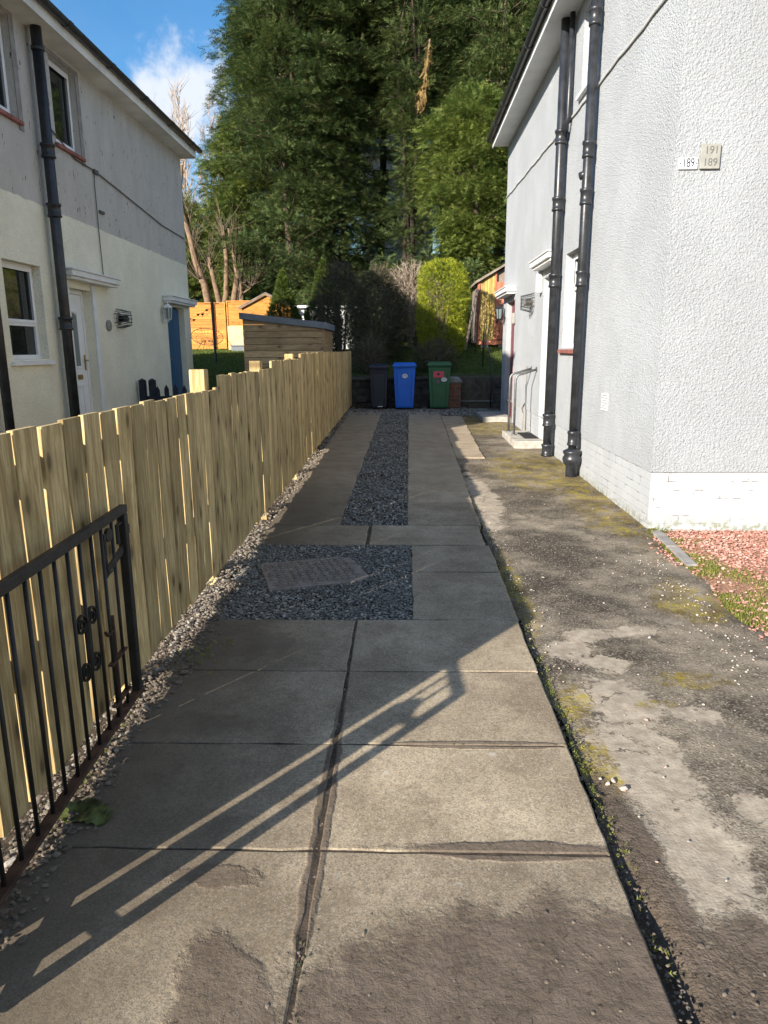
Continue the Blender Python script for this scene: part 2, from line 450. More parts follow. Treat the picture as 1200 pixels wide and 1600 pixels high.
def mat_slab():
    m = MT('concrete_slab')
    fine = m.noise(260, 3, 0.7); mid = m.noise(38, 5, 0.7); big = m.noise(2.6, 6, 0.62)
    agg = m.vor(210, out='Color')
    sep = m.n('ShaderNodeSeparateColor'); m.link(agg, sep.inputs[0])
    c = m.mix(m.rng(big, 0.3, 0.72), (0.252, 0.196, 0.130), (0.480, 0.394, 0.276))
    c = m.mix(m.rng(sep.outputs[0], 0.25, 1.0, 0, 0.62, False), c, (0.095, 0.080, 0.062))
    c = m.mix(m.rng(m.noise(95, 4, 0.75), 0.5, 0.66, 0, 0.35), c, (0.47, 0.42, 0.34))
    c = m.mix(m.rng(m.noise(7.5, 7, 0.72, 0.4), 0.48, 0.68, 0, 0.60), c, (0.175, 0.132, 0.090))
    c = m.mix(m.rng(sep.outputs[1], 0.90, 0.96, 0, 0.35), c, (0.52, 0.47, 0.39))
    c = m.mix(m.rng(mid, 0.52, 0.70, 0, 0.6), c, (0.165, 0.135, 0.10))
    # lichen spots and scuffs
    lich = m.rng(m.vor(6.0), 0.06, 0.11, 0.5, 0); c = m.mix(m.math('MULTIPLY', lich, m.rng(mid, .4, .6)), c, (0.50, 0.48, 0.42))
    tint = m.rng(m.isl, 0, 1, 0.82, 1.12, False)
    hs = m.n('ShaderNodeHueSaturation'); m.link(c, hs.inputs['Color']); m.link(tint, hs.inputs['Value'])
    c = hs.outputs[0]
    gx_ = m.xyz()[0]; c = m.mix(m.rng(m.math('MULTIPLY_ADD', m.noise(2.2, 6, 0.7), 0.7, gx_), -0.80, 0.30, 0.80, 0.0), c, (0.088, 0.070, 0.050))  # grime towards the fence, its colour darkened further to deepen the shade there
    y = m.xyz()[1]
    sand = m.rng(y, 6.2, 9.5, 0, 0.55)
    c = m.mix(sand, c, m.mix(m.rng(m.noise(5, 5), 0.3, 0.7), (0.30, 0.235, 0.165), (0.42, 0.345, 0.25)))
    # dried mud trodden over the near slabs
    e1 = m.noise(4.0, 6, 0.62); e2 = m.noise(13, 5, 0.7)
    e = m.math('ADD', m.math('MULTIPLY', e1, 0.65), m.math('MULTIPLY', e2, 0.35))
    bl = m.blob(0.42, 1.30, 0.86, 0.50, e, 0.55)
    b2 = m.blob(-0.44, 1.42, 0.13, 0.28, e, 0.9, 0.5)
    b3 = m.blob(-0.60, 1.86, 0.16, 0.05, e, 1.8)
    b4 = m.blob(0.35, 1.99, 0.42, 0.045, e, 0.9)
    b5 = m.blob(0.30, 2.60, 0.40, 0.03, e, 0.9)
    b6 = m.blob(-0.28, 2.2, 0.035, 0.8, e, 0.9)
    b7 = m.blob(-0.9, 2.75, 0.26, 0.10, e, 2.0)
    b8 = m.blob(-0.95, 3.55, 0.3, 0.25, e, 2.0)
    mud = None
    for q, k in ((bl, 1.0), (b2, 0.85), (b3, 0.7), (b4, 0.9), (b5, 0.75), (b6, 0.9), (b7, 0.4), (b8, 0.45)):
        a = m.rng(q, 0.80, 1.06, k, 0)
        mud = a if mud is None else m.math('MAXIMUM', mud, a)
    mc = m.mix(m.rng(m.noise(9, 6, 0.65), 0.3, 0.7), (0.100, 0.076, 0.056), (0.150, 0.116, 0.088))
    c = m.mix(m.math('MULTIPLY', mud, 0.97), c, mc)
    lump = m.rng(m.noise(48, 5, 0.72, 0.5), 0.58, 0.72)
    hm = m.math('ADD', m.math('MULTIPLY', lump, 0.9), m.math('MULTIPLY', m.noise(21, 5, 0.7), 1.3))
    h = m.math('ADD', m.math('MULTIPLY', fine, 0.35), m.math('MULTIPLY', mid, 0.3))
    n1 = m.bump(h, 0.8, 0.005)
    n2 = m.bump(m.math('MULTIPLY', hm, mud), 0.8, 0.009, n1)
    return m.done(c, 0.88, n2, 0.2)
M_slab = mat_slab()

def mat_tarmac():
    m = MT('worn_tarmac')
    pep = m.vor(120, out='Color'); sp = m.n('ShaderNodeSeparateColor'); m.link(pep, sp.inputs[0])
    e1 = m.noise(3.2, 6, 0.65); e2 = m.noise(12, 5, 0.7)
    e = m.math('ADD', m.math('MULTIPLY', e1, 0.6), m.math('MULTIPLY', e2, 0.4))
    big = m.noise(1.4, 7, 0.68)
    c = m.mix(m.rng(big, 0.38, 0.64), (0.056, 0.044, 0.032), (0.290, 0.242, 0.182))
    c = m.mix(m.rng(m.noise(5.5, 7, 0.72, 0.5), 0.49, 0.66, 0, 0.75), c, (0.050, 0.040, 0.029))
    c = m.mix(m.rng(sp.outputs[0], 0.55, 1.0, 0, 0.6, False), c, (0.29, 0.25, 0.195))
    c = m.mix(m.rng(sp.outputs[1], 0.93, 0.97, 0, 0.6), c, (0.42, 0.37, 0.29))
    c = m.mix(m.rng(sp.outputs[2], 0.0, 0.3, 0.5, 0, False), c, (0.045, 0.04, 0.033))
    # concrete skim that survives in ragged patches
    def fld(nm):
        q = m.n('ShaderNodeAttribute'); q.attribute_name = nm; return q.outputs['Fac']
    e3 = m.noise(34, 5, 0.75)
    ee = m.math('MULTIPLY_ADD', m.math('ADD', m.math('MULTIPLY', e, 0.72), m.math('MULTIPLY', e3, 0.28)), 4.2, -2.1)
    skim = m.rng(m.math('ADD', fld('skim_edge'), ee), 0.84, 0.95, 1, 0)
    crk = m.noise(3.4, 4, 0.62, 0.3)
    crack = m.rng(m.math('ABSOLUTE', m.math('SUBTRACT', crk, 0.5)), 0.006, 0.016)
    skim = m.math('MULTIPLY', skim, m.math('MAXIMUM', crack, m.rng(m.noise(1.9, 2), 0.44, 0.52)))
    skc = m.mix(m.rng(m.noise(16, 6, 0.7), 0.3, 0.7), (0.27, 0.222, 0.168), (0.44, 0.378, 0.295))
    c = m.mix(m.math('MULTIPLY', skim, 0.93), c, skc)
    # moss along the house foot and along the slab edge
    x = m.xyz()
    ms = m.rng(m.math('ADD', fld('moss_edge'), ee), 0.75, 1.25, 1, 0)
    ms = m.math('MULTIPLY', ms, m.rng(m.noise(9, 5, 0.7), 0.36, 0.56))
    ms = m.math('MULTIPLY', ms, m.rng(m.noise(42, 4, 0.75), 0.40, 0.58, 0.15, 1))
    mcol = m.mix(m.rng(m.noise(6, 4), 0.35, 0.65), (0.120, 0.080, 0.016), (0.34, 0.265, 0.030))
    c = m.mix(m.math('MULTIPLY', ms, 0.97), c, mcol)
    # near end: trodden mud
    md = m.rng(m.math('ADD', fld('mud_edge'), m.math('MULTIPLY', ee, 0.6)), 0.82, 1.05, 1, 0)
    c = m.mix(m.math('MULTIPLY', md, 0.95), c, m.mix(m.rng(m.noise(9, 6, 0.65), 0.3, 0.7), (0.100, 0.076, 0.056), (0.150, 0.116, 0.088)))
    hm = m.math('ADD', m.math('MULTIPLY', m.rng(m.noise(34, 5, 0.72, 0.4), 0.5, 0.75), 1.0), m.noise(15, 5, 0.7))
    h = m.math('ADD', m.noise(130, 3, 0.7), m.math('MULTIPLY', m.vor(90), 0.6))
    n1 = m.bump(m.math('MULTIPLY', h, m.rng(skim, 0, 1, 1.0, 0.35)), 0.75, 0.007)
    n2 = m.bump(m.math('ADD', m.math('MULTIPLY', hm, m.math('ADD', md, 0.0)), m.math('MULTIPLY', skim, 0.35)), 0.8, 0.012, n1)
    return m.done(c, 0.9, n2, 0.2)
M_tarmac = mat_tarmac()

def mat_ground():
    m = MT('garden_soil_and_turf')
    y = m.xyz()[1]; x = m.xyz()[0]
    soil = m.mix(m.rng(m.noise(8, 6, 0.7), 0.3, 0.7), (0.055, 0.042, 0.030), (0.125, 0.098, 0.070))
    soil = m.mix(m.rng(m.vor(75), 0.1, 0.35, 0.5, 0), soil, (0.22, 0.195, 0.16))
    turf = m.mix(m.rng(m.noise(5, 6, 0.7), 0.35, 0.65), (0.035, 0.060, 0.014), (0.085, 0.115, 0.026))
    turf = m.mix(m.rng(m.noise(1.1, 5), 0.5, 0.75, 0, 0.5), turf, (0.13, 0.12, 0.045))
    f = m.math('MAXIMUM', m.rng(y, 17.3, 17.9), m.math('MULTIPLY', m.rng(x, -2.4, -1.7, 1, 0), m.rng(y, 7, 9)))
    c = m.mix(f, soil, turf)
    h = m.math('ADD', m.noise(45, 6, 0.75), m.math('MULTIPLY', m.noise(160, 3), 0.5))
    return m.done(c, 0.95, m.bump(h, 0.9, 0.025), 0.1)
M_ground = mat_ground()

def mat_stone(name, cols, rough=0.85):
    m = MT(name)
    c = m.ramp(m.isl, [(i / (len(cols) - 1), q) for i, q in enumerate(cols)])
    c = m.mix(m.rng(m.noise(130, 3, 0.6), 0.35, 0.65, 0, 0.35), c, (0.12, 0.11, 0.10))
    return m.done(c, rough, m.bump(m.noise(220, 3), 0.3, 0.002), 0.25)
M_gravel = mat_stone('grey_gravel', [(.07, .068, .058), (.16, .156, .136), (.26, .25, .22), (.11, .10, .085), (.44, .415, .365), (.19, .18, .158)])
M_rubble = mat_stone('pale_rubble', [(.11, .085, .06), (.26, .22, .175), (.17, .135, .10), (.40, .365, .31), (.14, .11, .08), (.31, .27, .22)])
M_redgravel = mat_stone('red_gravel', [(.44, .165, .115), (.56, .26, .20), (.62, .36, .29), (.36, .13, .09), (.55, .30, .24), (.70, .50, .43)])
M_chip = mat_stone('pale_chippings', [(.38, .33, .27), (.55, .50, .43), (.52, .34, .27), (.62, .58, .52), (.30, .27, .23)])
M_clod = mat_stone('dry_mud_clods', [(.09, .068, .05), (.15, .118, .088), (.19, .15, .115), (.12, .09, .065)])

M_black = simple('black_gloss_paint', (0.022, 0.024, 0.027), 0.42, 0.35, 14, 0.35, 45, 0.5)
M_pipe = simple('bluish_black_pipe_paint', (0.022, 0.024, 0.029), 0.36, 0.4, 10, 0.3, 40, 0.5)
M_iron = simple('black_wrought_iron', (0.016, 0.015, 0.014), 0.5, 0.4, 18, 0.5, 70, 0.4)
M_rust = simple('rusty_iron', (0.060, 0.032, 0.020), 0.7, 0.5, 14, 0.6, 60, 0.3)
M_galv = simple('galvanised_tube', (0.16, 0.165, 0.165), 0.5, 0.3, 14, 0.15, 60, 0.5, 0.6)
M_white = simple('white_upvc', (0.78, 0.79, 0.80), 0.35, 0.04, 3, 0, 0, 0.45)
M_whitep = simple('white_gloss_timber', (0.74, 0.745, 0.74), 0.5, 0.08, 4, 0.15, 30, 0.4)
M_soffit = simple('painted_soffit', (0.74, 0.72, 0.66), 0.7, 0.14, 2.5, 0.25, 18)
M_soffitw = simple('white_soffit', (0.72, 0.73, 0.72), 0.6, 0.08, 2.5, 0.15, 18)
M_sillred = simple('red_sill_paint', (0.27, 0.105, 0.085), 0.6, 0.3, 9, 0.3, 40)
M_concrete = simple('cast_concrete', (0.40, 0.375, 0.33), 0.9, 0.25, 7, 0.5, 70)
M_conclow = simple('grey_reveal', (0.27, 0.255, 0.235), 0.9, 0.2, 7, 0.5, 50)
M_blue = simple('blue_door_paint', (0.045, 0.125, 0.235), 0.45, 0.12, 5, 0.1, 40, 0.4)
M_maroon = simple('maroon_door_paint', (0.16, 0.045, 0.055), 0.45, 0.12, 5)
M_brass = simple('aged_brass', (0.36, 0.24, 0.07), 0.4, 0.25, 30, 0, 0, 0.5, 0.7)
M_dark = simple('dark_interior', (0.015, 0.016, 0.018), 0.8, 0.2)
M_roof = simple('slate_roof', (0.075, 0.075, 0.08), 0.75, 0.3, 5, 0.6, 12)
M_felt = simple('grey_roof_trim', (0.165, 0.180, 0.200), 0.7, 0.15, 6, 0.2, 40)
M_picket = simple('navy_picket_paint', (0.018, 0.022, 0.035), 0.55, 0.3, 8, 0.2, 30)
M_alu = simple('lamp_white_metal', (0.66, 0.67, 0.67), 0.4, 0.08)
M_wire = simple('grey_cable', (0.10, 0.095, 0.09), 0.7, 0.2)
M_cablew = simple('painted_cable', (0.62, 0.62, 0.60), 0.7, 0.2)
M_binblack = simple('dark_bin_plastic', (0.014, 0.017, 0.030), 0.42, 0.15, 10, 0.1, 200, 0.5)
M_binblue = simple('blue_bin_plastic', (0.010, 0.135, 0.62), 0.42, 0.08, 5, 0.1, 200, 0.5)
M_bingreen = simple('green_bin_plastic', (0.020, 0.105, 0.040), 0.45, 0.12, 5, 0.1, 200, 0.5)
M_rubber = simple('black_rubber', (0.018, 0.018, 0.018), 0.8, 0.2)
M_stick = simple('white_sticker', (0.72, 0.74, 0.74), 0.5, 0.06)
M_stickred = simple('red_sticker', (0.62, 0.085, 0.12), 0.5, 0.1)
M_ink = simple('dark_ink', (0.012, 0.018, 0.04), 0.6, 0.1)
M_inkgrey = simple('faded_grey_ink', (0.13, 0.13, 0.125), 0.7, 0.1)
M_platebeige = simple('beige_plate', (0.285, 0.28, 0.255), 0.6, 0.12, 20)
M_platewhite = simple('white_plate', (0.60, 0.61, 0.63), 0.35, 0.04)
M_darkstone = simple('dark_wall_stone', (0.075, 0.066, 0.058), 0.95, 0.45, 6, 0.9, 22)
M_cover = simple('cover_plate', (0.215, 0.180, 0.152), 0.75, 0.25, 14, 0.4, 90)
M_scrap = simple('green_plastic_sheet', (0.085, 0.100, 0.028), 0.45, 0.85, 16, 0.4, 20)
M_ply = simple('pale_planter_board', (0.68, 0.53, 0.28), 0.8, 0.15, 9)

def mat_brick():
    m = MT('red_brick_pier')
    x = m.xyz()
    cb = m.n('ShaderNodeCombineXYZ'); m.link(m.math('ADD', x[0], x[1]), cb.inputs[0]); m.link(x[2], cb.inputs[1])
    br = m.n('ShaderNodeTexBrick'); m.link(cb.outputs[0], br.inputs['Vector'])
    br.inputs['Scale'].default_value = 1; br.inputs['Brick Width'].default_value = .225; br.inputs['Row Height'].default_value = .09; br.inputs['Mortar Size'].default_value = .008
    br.inputs['Color1'].default_value = (.30, .12, .07, 1); br.inputs['Color2'].default_value = (.20, .085, .055, 1); br.inputs['Mortar'].default_value = (.22, .19, .16, 1)
    return m.done(m.mix(m.rng(m.noise(12, 5), .3, .7, 0, .5), br.outputs['Color'], (.12, .09, .07)), .9, m.bump(br.outputs['Fac'], -.6, .01), .2)
M_brick = mat_brick()
def mat_glass(name, c=(0.012, 0.015, 0.017)):
    m = MT(name)
    return m.done(c, 0.03, m.bump(m.noise(1.6, 2), 0.03, 0.02), 0.75)
M_glass = mat_glass('window_glass')
M_frost = mat_glass('frosted_glass', (0.16, 0.20, 0.20)); M_frost.node_tree.nodes['Principled BSDF'].inputs['Roughness'].default_value = 0.25

def mat_leaf(name, c1, c2, c3=None, trans=0.25, rough=0.55, big=0.7):
    m = MT(name)
    oi = m.n('ShaderNodeObjectInfo')
    f = m.math('ADD', m.math('MULTIPLY', m.isl, 0.5), m.math('MULTIPLY', m.noise(big, 4, 0.6), 0.6))
    c = m.mix(m.rng(f, 0.25, 0.85), c1, c2)
    if c3: c = m.mix(m.rng(m.isl, 0.955, 0.965), c, c3)
    hs = m.n('ShaderNodeHueSaturation'); m.link(c, hs.inputs['Color']); m.link(m.rng(oi.outputs['Random'], 0, 1, .85, 1.12, False), hs.inputs['Value'])
    c = hs.outputs[0]
    m.done(c, rough, None, 0.3)
    tr = m.n('ShaderNodeBsdfTranslucent'); m.link(c, tr.inputs['Color'])
    mx_ = m.n('ShaderNodeMixShader'); mx_.inputs[0].default_value = trans
    m.link(m.p.outputs[0], mx_.inputs[1]); m.link(tr.outputs[0], mx_.inputs[2]); m.link(mx_.outputs[0], m.o.inputs['Surface'])
    return m.m
M_conif = mat_leaf('cypress_foliage', (0.022, 0.056, 0.025), (0.190, 0.245, 0.076), (0.22, 0.14, 0.06))
M_weep = mat_leaf('weeping_cypress_foliage', (0.060, 0.115, 0.030), (0.270, 0.315, 0.070), (0.22, 0.15, 0.06))
M_gold = mat_leaf('golden_conifer_foliage', (0.14, 0.185, 0.016), (0.40, 0.425, 0.028), (0.30, 0.18, 0.04), 0.3, 0.5, 3.0)
M_scrub = mat_leaf('grey_green_scrub', (0.045, 0.050, 0.026), (0.12, 0.115, 0.060), (0.16, 0.09, 0.05))
M_dwarf = mat_leaf('dwarf_conifer_foliage', (0.045, 0.080, 0.015), (0.12, 0.155, 0.022))
M_strap = mat_leaf('strap_leaves', (0.06, 0.10, 0.05), (0.14, 0.19, 0.10), None, 0.15, 0.4)
M_grass = mat_leaf('grass_blades', (0.050, 0.085, 0.012), (0.13, 0.165, 0.03), (0.22, 0.20, 0.08), 0.3, 0.6, 2.0)
M_weed = mat_leaf('weed_leaves', (0.11, 0.135, 0.025), (0.30, 0.30, 0.07), (0.3, 0.26, 0.12), 0.3, 0.6, 5.0)
M_dead = mat_leaf('dead_brown_foliage', (0.27, 0.16, 0.055), (0.46, 0.31, 0.12), None, 0.2, 0.7)
M_bark = simple('grey_brown_bark', (0.115, 0.085, 0.062), 0.95, 0.4, 7, 0.9, 26)
M_barkd = simple('dark_conifer_bark', (0.040, 0.030, 0.023), 0.95, 0.4, 7, 0.9, 26)
M_barkp = simple('pale_cut_bark', (0.20, 0.135, 0.085), 0.9, 0.3, 7, 0.9, 26)
M_twig = simple('brown_twigs', (0.14, 0.105, 0.075), 0.9, 0.3, 9)
M_twigp = simple('pale_winter_twigs', (0.42, 0.33, 0.26), 0.9, 0.2, 9)
M_cut = simple('fresh_cut_wood', (0.62, 0.48, 0.30), 0.8, 0.1)

# ================================================================== SETTING
def grid_mesh(name, xs, ys, zf, mat, smooth=True):
    X, Y = np.meshgrid(xs, ys); Z = zf(X, Y)
    V = np.stack([X, Y, Z], -1).reshape(-1, 3)
    nx, ny = len(xs), len(ys)
    i = np.arange(nx * ny).reshape(ny, nx)
    T = np.stack([i[:-1, :-1], i[:-1, 1:], i[1:, 1:], i[1:, :-1]], -1).reshape(-1, 4)
    return np_mesh(name, V, T, mat, None, smooth)
def fnoise(x, y, k):
    return (np.sin(x * 3.1 * k + 1.3) * np.cos(y * 2.7 * k + .4) + .6 * np.sin(x * 7.3 * k + y * 5.1 * k) + .4 * np.cos(x * 13.7 * k - y * 11.9 * k + 2)) / 2
xs = np.concatenate([np.linspace(-400, -20, 14), np.linspace(-18, -2.4, 24), np.linspace(-2.3, 3, 60), np.linspace(3.5, 20, 20), np.linspace(25, 400, 14)])
ys = np.concatenate([np.linspace(-400, -6, 14), np.linspace(-5, 17.15, 120), np.linspace(17.3, 31, 60), np.linspace(32, 60, 20), np.linspace(70, 400, 12)])
kind(grid_mesh('ground', xs, ys, lambda x, y: zg(x, y) + 0.012 * fnoise(x, y, 1.0), M_ground), 'structure', 'soil and rough turf of the gardens around the driveway')

# tarmac path beside the slabs
def tar_edge(y): return np.interp(y, [-4, 2.5, 3.65, 4.23, 5.0, 5.9, 6.1, 20], [2.3, 2.1, 1.99, 1.92, 2.03, 2.14, 2.18, 2.18])
def path_mesh():
    ys_ = np.concatenate([np.linspace(-4, 7, 260), np.linspace(7.1, 17.0, 120)]); us = np.linspace(0, 1, 60)
    V = []
    for y in ys_:
        x0 = 0.686 + 0.012 * math.sin(y * 5.3) + 0.01 * math.sin(y * 11.1 + 1); x1 = min(float(tar_edge(y)) + .22, 2.2) + 0.03 * math.sin(y * 4.1) + 0.015 * math.sin(y * 13)
        for u in us:
            x = x0 + (x1 - x0) * u
            d = -0.038 if y < 5.5 else -0.03
            edge = -0.05 * max(0, 1 - u * 22)            # crumbled along the slab edge
            edge *= 1.0 - .72 * min(1, max(0, (y - 1.7) / .5))
            V.append((x, y, G * max(y, 0) + d + edge + 0.006 * fnoise(x, y, 1.7) + 0.0035 * fnoise(x, y, 6.1) + 0.012 * u - (.03 * max(0, (u - .86) / .14) if y < 6 else 0)))
    i = np.arange(len(V)).reshape(len(ys_), len(us))
    T = np.stack([i[:-1, :-1], i[:-1, 1:], i[1:, 1:], i[1:, :-1]], -1).reshape(-1, 4)
    V = np.array(V); o = np_mesh('path', V, T, M_tarmac, None, True)
    SK = [(0.98, 3.02, .20, .26, 0), (0.95, 2.52, .20, .42, 0.1), (0.95, 2.02, .17, .28, 0.1), (0.88, 3.6, .15, .13, 0.4), (1.04, 3.42, .15, .12, -.3), (1.02, 3.80, .16, .10, 0.2), (0.90, 1.84, .08, .07, 0),
          (1.30, 2.20, .10, .24, 0.4), (1.30, 2.92, .12, .10, 0.2), (1.0, 1.74, .10, .05, .3), (1.66, 2.6, .14, .22, 0.4), (1.30, 3.85, .16, .08, 0.2), (0.80, 7.5, .19, 1.2, 0.03), (0.78, 6.35, .15, .45, 0)]
    MO = [(1.72, 9.0, .60, 1.4, 0), (2.02, 7.4, .34, 1.7, .0), (1.5, 14.0, .5, 1.6, 0), (0.72, 4.6, .10, .8, 0), (0.76, 2.55, .07, .28, 0), (0.78, 3.05, .08, .2, 0), (1.8, 4.3, .2, .35, 0), (1.15, 3.0, .10, .05, 0), (1.9, 12.6, .3, .7, 0), (1.4, 3.25, .2, .09, 0), (1.95, 6.2, .3, .5, 0)]
    MU = [(1.0, 1.15, .9, .62, 0), (.75, 1.9, .10, .6, 0)]
    for nm, L in (('skim_edge', SK), ('moss_edge', MO), ('mud_edge', MU)):
        best = np.full(len(V), 9.0)
        for (x, y, a, b_, r_) in L:
            dx, dy = V[:, 0] - x, V[:, 1] - y; cu, su = math.cos(r_), math.sin(r_)
            best = np.minimum(best, np.hypot((dx * cu + dy * su) / a, (-dx * su + dy * cu) / b_))
        at = o.data.attributes.new(nm, 'FLOAT', 'POINT'); at.data.foreach_set('value', best.astype(np.float32))
    return o
kind(path_mesh(), 'structure', 'worn dark tarmac path with pale concrete patches and moss')
def path_z(x, y): return G * max(y, 0) - 0.033 + 0.006 * float(fnoise(x, y, 1.7)) + 0.01 * (x - .7) / 1.4

# paving slabs, one driveway
def slab(mb, x0, x1, y0, y1, j=0.0):
    t = np.clip(rng.normal(0, 0.0004, 3), -.0006, .0006)
    n = 8
    v0 = len(mb.v)
    th = 0.05
    ins = 0.006
    def z(x, y): return G * y + t[0] + t[1] * (x - x0) * 2 + t[2] * (y - y0) * 2 + j
    # perimeter with ragged, worn arrises
    P = []
    for (ax, ay, bx, by) in ((x0, y0, x1, y0), (x1, y0, x1, y1), (x1, y1, x0, y1), (x0, y1, x0, y0)):
        for k in range(n):
            u = k / n
            P.append((ax + (bx - ax) * u + rng.normal(0, 0.0022), ay + (by - ay) * u + rng.normal(0, 0.0022)))
    cx, cy = (x0 + x1) / 2, (y0 + y1) / 2
    N = len(P)
    for (x, y) in P: mb.v.append((x, y, z(x, y) - th))
    for (x, y) in P: mb.v.append((x, y, z(x, y) - 0.003 - abs(rng.normal(0, .0010))))
    for (x, y) in P:
        qx = x + ins * np.sign(cx - x) * min(1, abs(cx - x) * 50); qy = y + ins * np.sign(cy - y) * min(1, abs(cy - y) * 50)
        mb.v.append((qx, qy, z(x, y)))
    for k in range(N):
        l = (k + 1) % N
        mb.f.append((v0 + k, v0 + l, v0 + N + l, v0 + N + k)); mb.f.append((v0 + N + k, v0 + N + l, v0 + 2 * N + l, v0 + 2 * N + k))
    mb.f.append(tuple(v0 + 2 * N + k for k in range(N)))
mb = MB()
rows = [-1.3, -0.65, 0.0, 0.67, 1.325, 1.98, 2.60, 3.255, 3.92]
g_ = 0.004
for a, c in zip(rows[:-1], rows[1:]):
    slab(mb, -1.205, -0.287, a + g_, c - g_)
    slab(mb, -0.272, 0.658, a + g_, c - g_)
slab(mb, 0.052, 0.668, 3.93, 4.79); slab(mb, 0.056, 0.672, 4.81, 5.46)
slab(mb, -1.20, -0.312, 5.48, 6.085); slab(mb, -0.285, 0.645, 5.48, 6.085)
yy = 6.10; k = 0
while yy < 15.4:
    L = 0.905
    slab(mb, -1.20 - 0.01 * k * .3, -0.575 + .006 * k, yy + g_, yy + L - g_)
    slab(mb, 0.03 + 0.006 * k, 0.675 + 0.010 * k, yy + g_, yy + L - g_)
    if 9.3 < yy < 14.6: slab(mb, 0.686 + 0.010 * k, 1.04 + 0.018 * k, yy + 0.1, yy + L + 0.094, -0.006)
    yy += L; k += 1
kind(mb.build('driveway', M_slab), 'structure', 'grey concrete slab driveway with mud on its near slabs')

M_soil = simple('joint_soil_fill', (0.060, 0.045, 0.032), 0.95, 0.5, 20, 0.9, 120)
for (xa, xb, ya, yb_) in ((-1.19, 0.645, -1.2, 3.90), (0.06, 0.66, 3.93, 5.47), (-1.19, .64, 5.48, 6.09), (-1.19, -.57, 6.1, 15.2), (.04, .68, 6.1, 15.2)):
    kind(grid_mesh('soil_fill', np.linspace(xa, xb, 24), np.linspace(ya, yb_, 60), lambda x, y: G * np.maximum(y, 0) - .0040 + .0006 * fnoise(x, y, 3.1), M_soil), 'structure', 'dark soil packed into the joints of the driveway slabs')
# ---------------------------------------------------------------- gravel
def ico():
    t = (1 + 5 ** .5) / 2
    V = np.array([(-1, t, 0), (1, t, 0), (-1, -t, 0), (1, -t, 0), (0, -1, t), (0, 1, t), (0, -1, -t), (0, 1, -t), (t, 0, -1), (t, 0, 1), (-t, 0, -1), (-t, 0, 1)], float)
    V /= np.linalg.norm(V[0])
    T = np.array([(0, 11, 5), (0, 5, 1), (0, 1, 7), (0, 7, 10), (0, 10, 11), (1, 5, 9), (5, 11, 4), (11, 10, 2), (10, 7, 6), (7, 1, 8), (3, 9, 4), (3, 4, 2), (3, 2, 6), (3, 6, 8), (3, 8, 9), (4, 9, 5), (2, 4, 11), (6, 2, 10), (8, 6, 7), (9, 8, 1)])
    return V, T
IV, IT = ico()
def rot_mats(n, r=rng):
    q = r.normal(size=(n, 4)); q /= np.linalg.norm(q, axis=1, keepdims=True)
    a, b_, c, d = q.T
    return np.stack([np.stack([1 - 2 * (c * c + d * d), 2 * (b_ * c - a * d), 2 * (b_ * d + a * c)], -1),
                     np.stack([2 * (b_ * c + a * d), 1 - 2 * (b_ * b_ + d * d), 2 * (c * d - a * b_)], -1),
                     np.stack([2 * (b_ * d - a * c), 2 * (c * d + a * b_), 1 - 2 * (b_ * b_ + c * c)], -1)], 1)
def stones(name, P, size, mat, flat=0.6):
    n = len(P)
    s = size * np.exp(rng.normal(0, 0.30, n))
    sh = rng.uniform(0.55, 1.15, (n, 1, 3))
    Vv = IV[None] * (1 + rng.uniform(-.22, .22, (n, 12, 1))) * sh
    Vv = np.einsum('nij,nkj->nki', rot_mats(n), Vv)
    Vv[:, :, 2] *= flat
    Vv = Vv * s[:, None, None] + P[:, None, :]
    T = (IT[None] + 12 * np.arange(n)[:, None, None]).reshape(-1, 3)
    return np_mesh(name, Vv.reshape(-1, 3), T, mat)
def scatter(x0, x1, y0, y1, n): return rng.uniform(x0, x1, n), rng.uniform(y0, y1, n)
def bed(x, y, lo, hi): return np.stack([x, y, G * np.maximum(y, 0) + rng.uniform(lo, hi, len(x))], -1)
# round the inspection cover
x, y = scatter(-1.19, 0.05, 3.90, 5.49, 23000)
kind(stones('gravel', bed(x, y, -.028, -.002), .0076, M_gravel), 'stuff', 'loose grey gravel around the inspection cover')
x, y = scatter(0, 1, 6.1, 16.5, 24000)
kk = (y - 6.1) / .905
x = -0.585 + .006 * kk + x * (0.62 + 0.0 * kk)
P = bed(x, y, -.028, -.004); P[:, 2] += .022 * np.maximum(0, np.sin(y * 4.6 + .5 * np.sin(x * 7))) ** 4
kind(stones('gravel', P, .0098, M_gravel), 'stuff', 'grey gravel strip running down the middle of the drive')
x, y = scatter(-1.3, 1.9, 15.4, 16.9, 4500)
kind(stones('gravel', bed(x, y, -.03, .004), .02, M_gravel), 'stuff', 'grey gravel in front of the wheelie bins')
# rubble along the fence foot
y = rng.uniform(-0.5, 17, 9000) ; y = np.where(rng.random(9000) < .55, rng.uniform(.5, 6, 9000), y)
x = -1.22 + rng.normal(0, .085, 9000)
ok = (x < -1.160 + .03 * np.sin(y * 5) + .02 * np.sin(y * 13)) ; ok &= (y > 3.6) | (rng.random(9000) < .38); x, y = x[ok], y[ok]
P = bed(x, y, -.03, .02); P[:, 2] += np.clip((-1.2 - x) * .05, 0, .01)
kind(stones('rubble', P, .0105, M_rubble), 'stuff', 'pale stones and soil along the foot of the timber fence')
# clods and larger stones near the gate
x = -1.18 + rng.normal(0, .065, 5200); y = rng.uniform(.9, 4.6, 5200); ok = x < -1.06 + .05 * np.sin(y * 4.1); x, y = x[ok], y[ok]
kind(stones('soil_clods', bed(x, y, -.02, .012), .0085, M_clod), 'stuff', 'dark soil clods spilling from the fence foot onto the slabs')
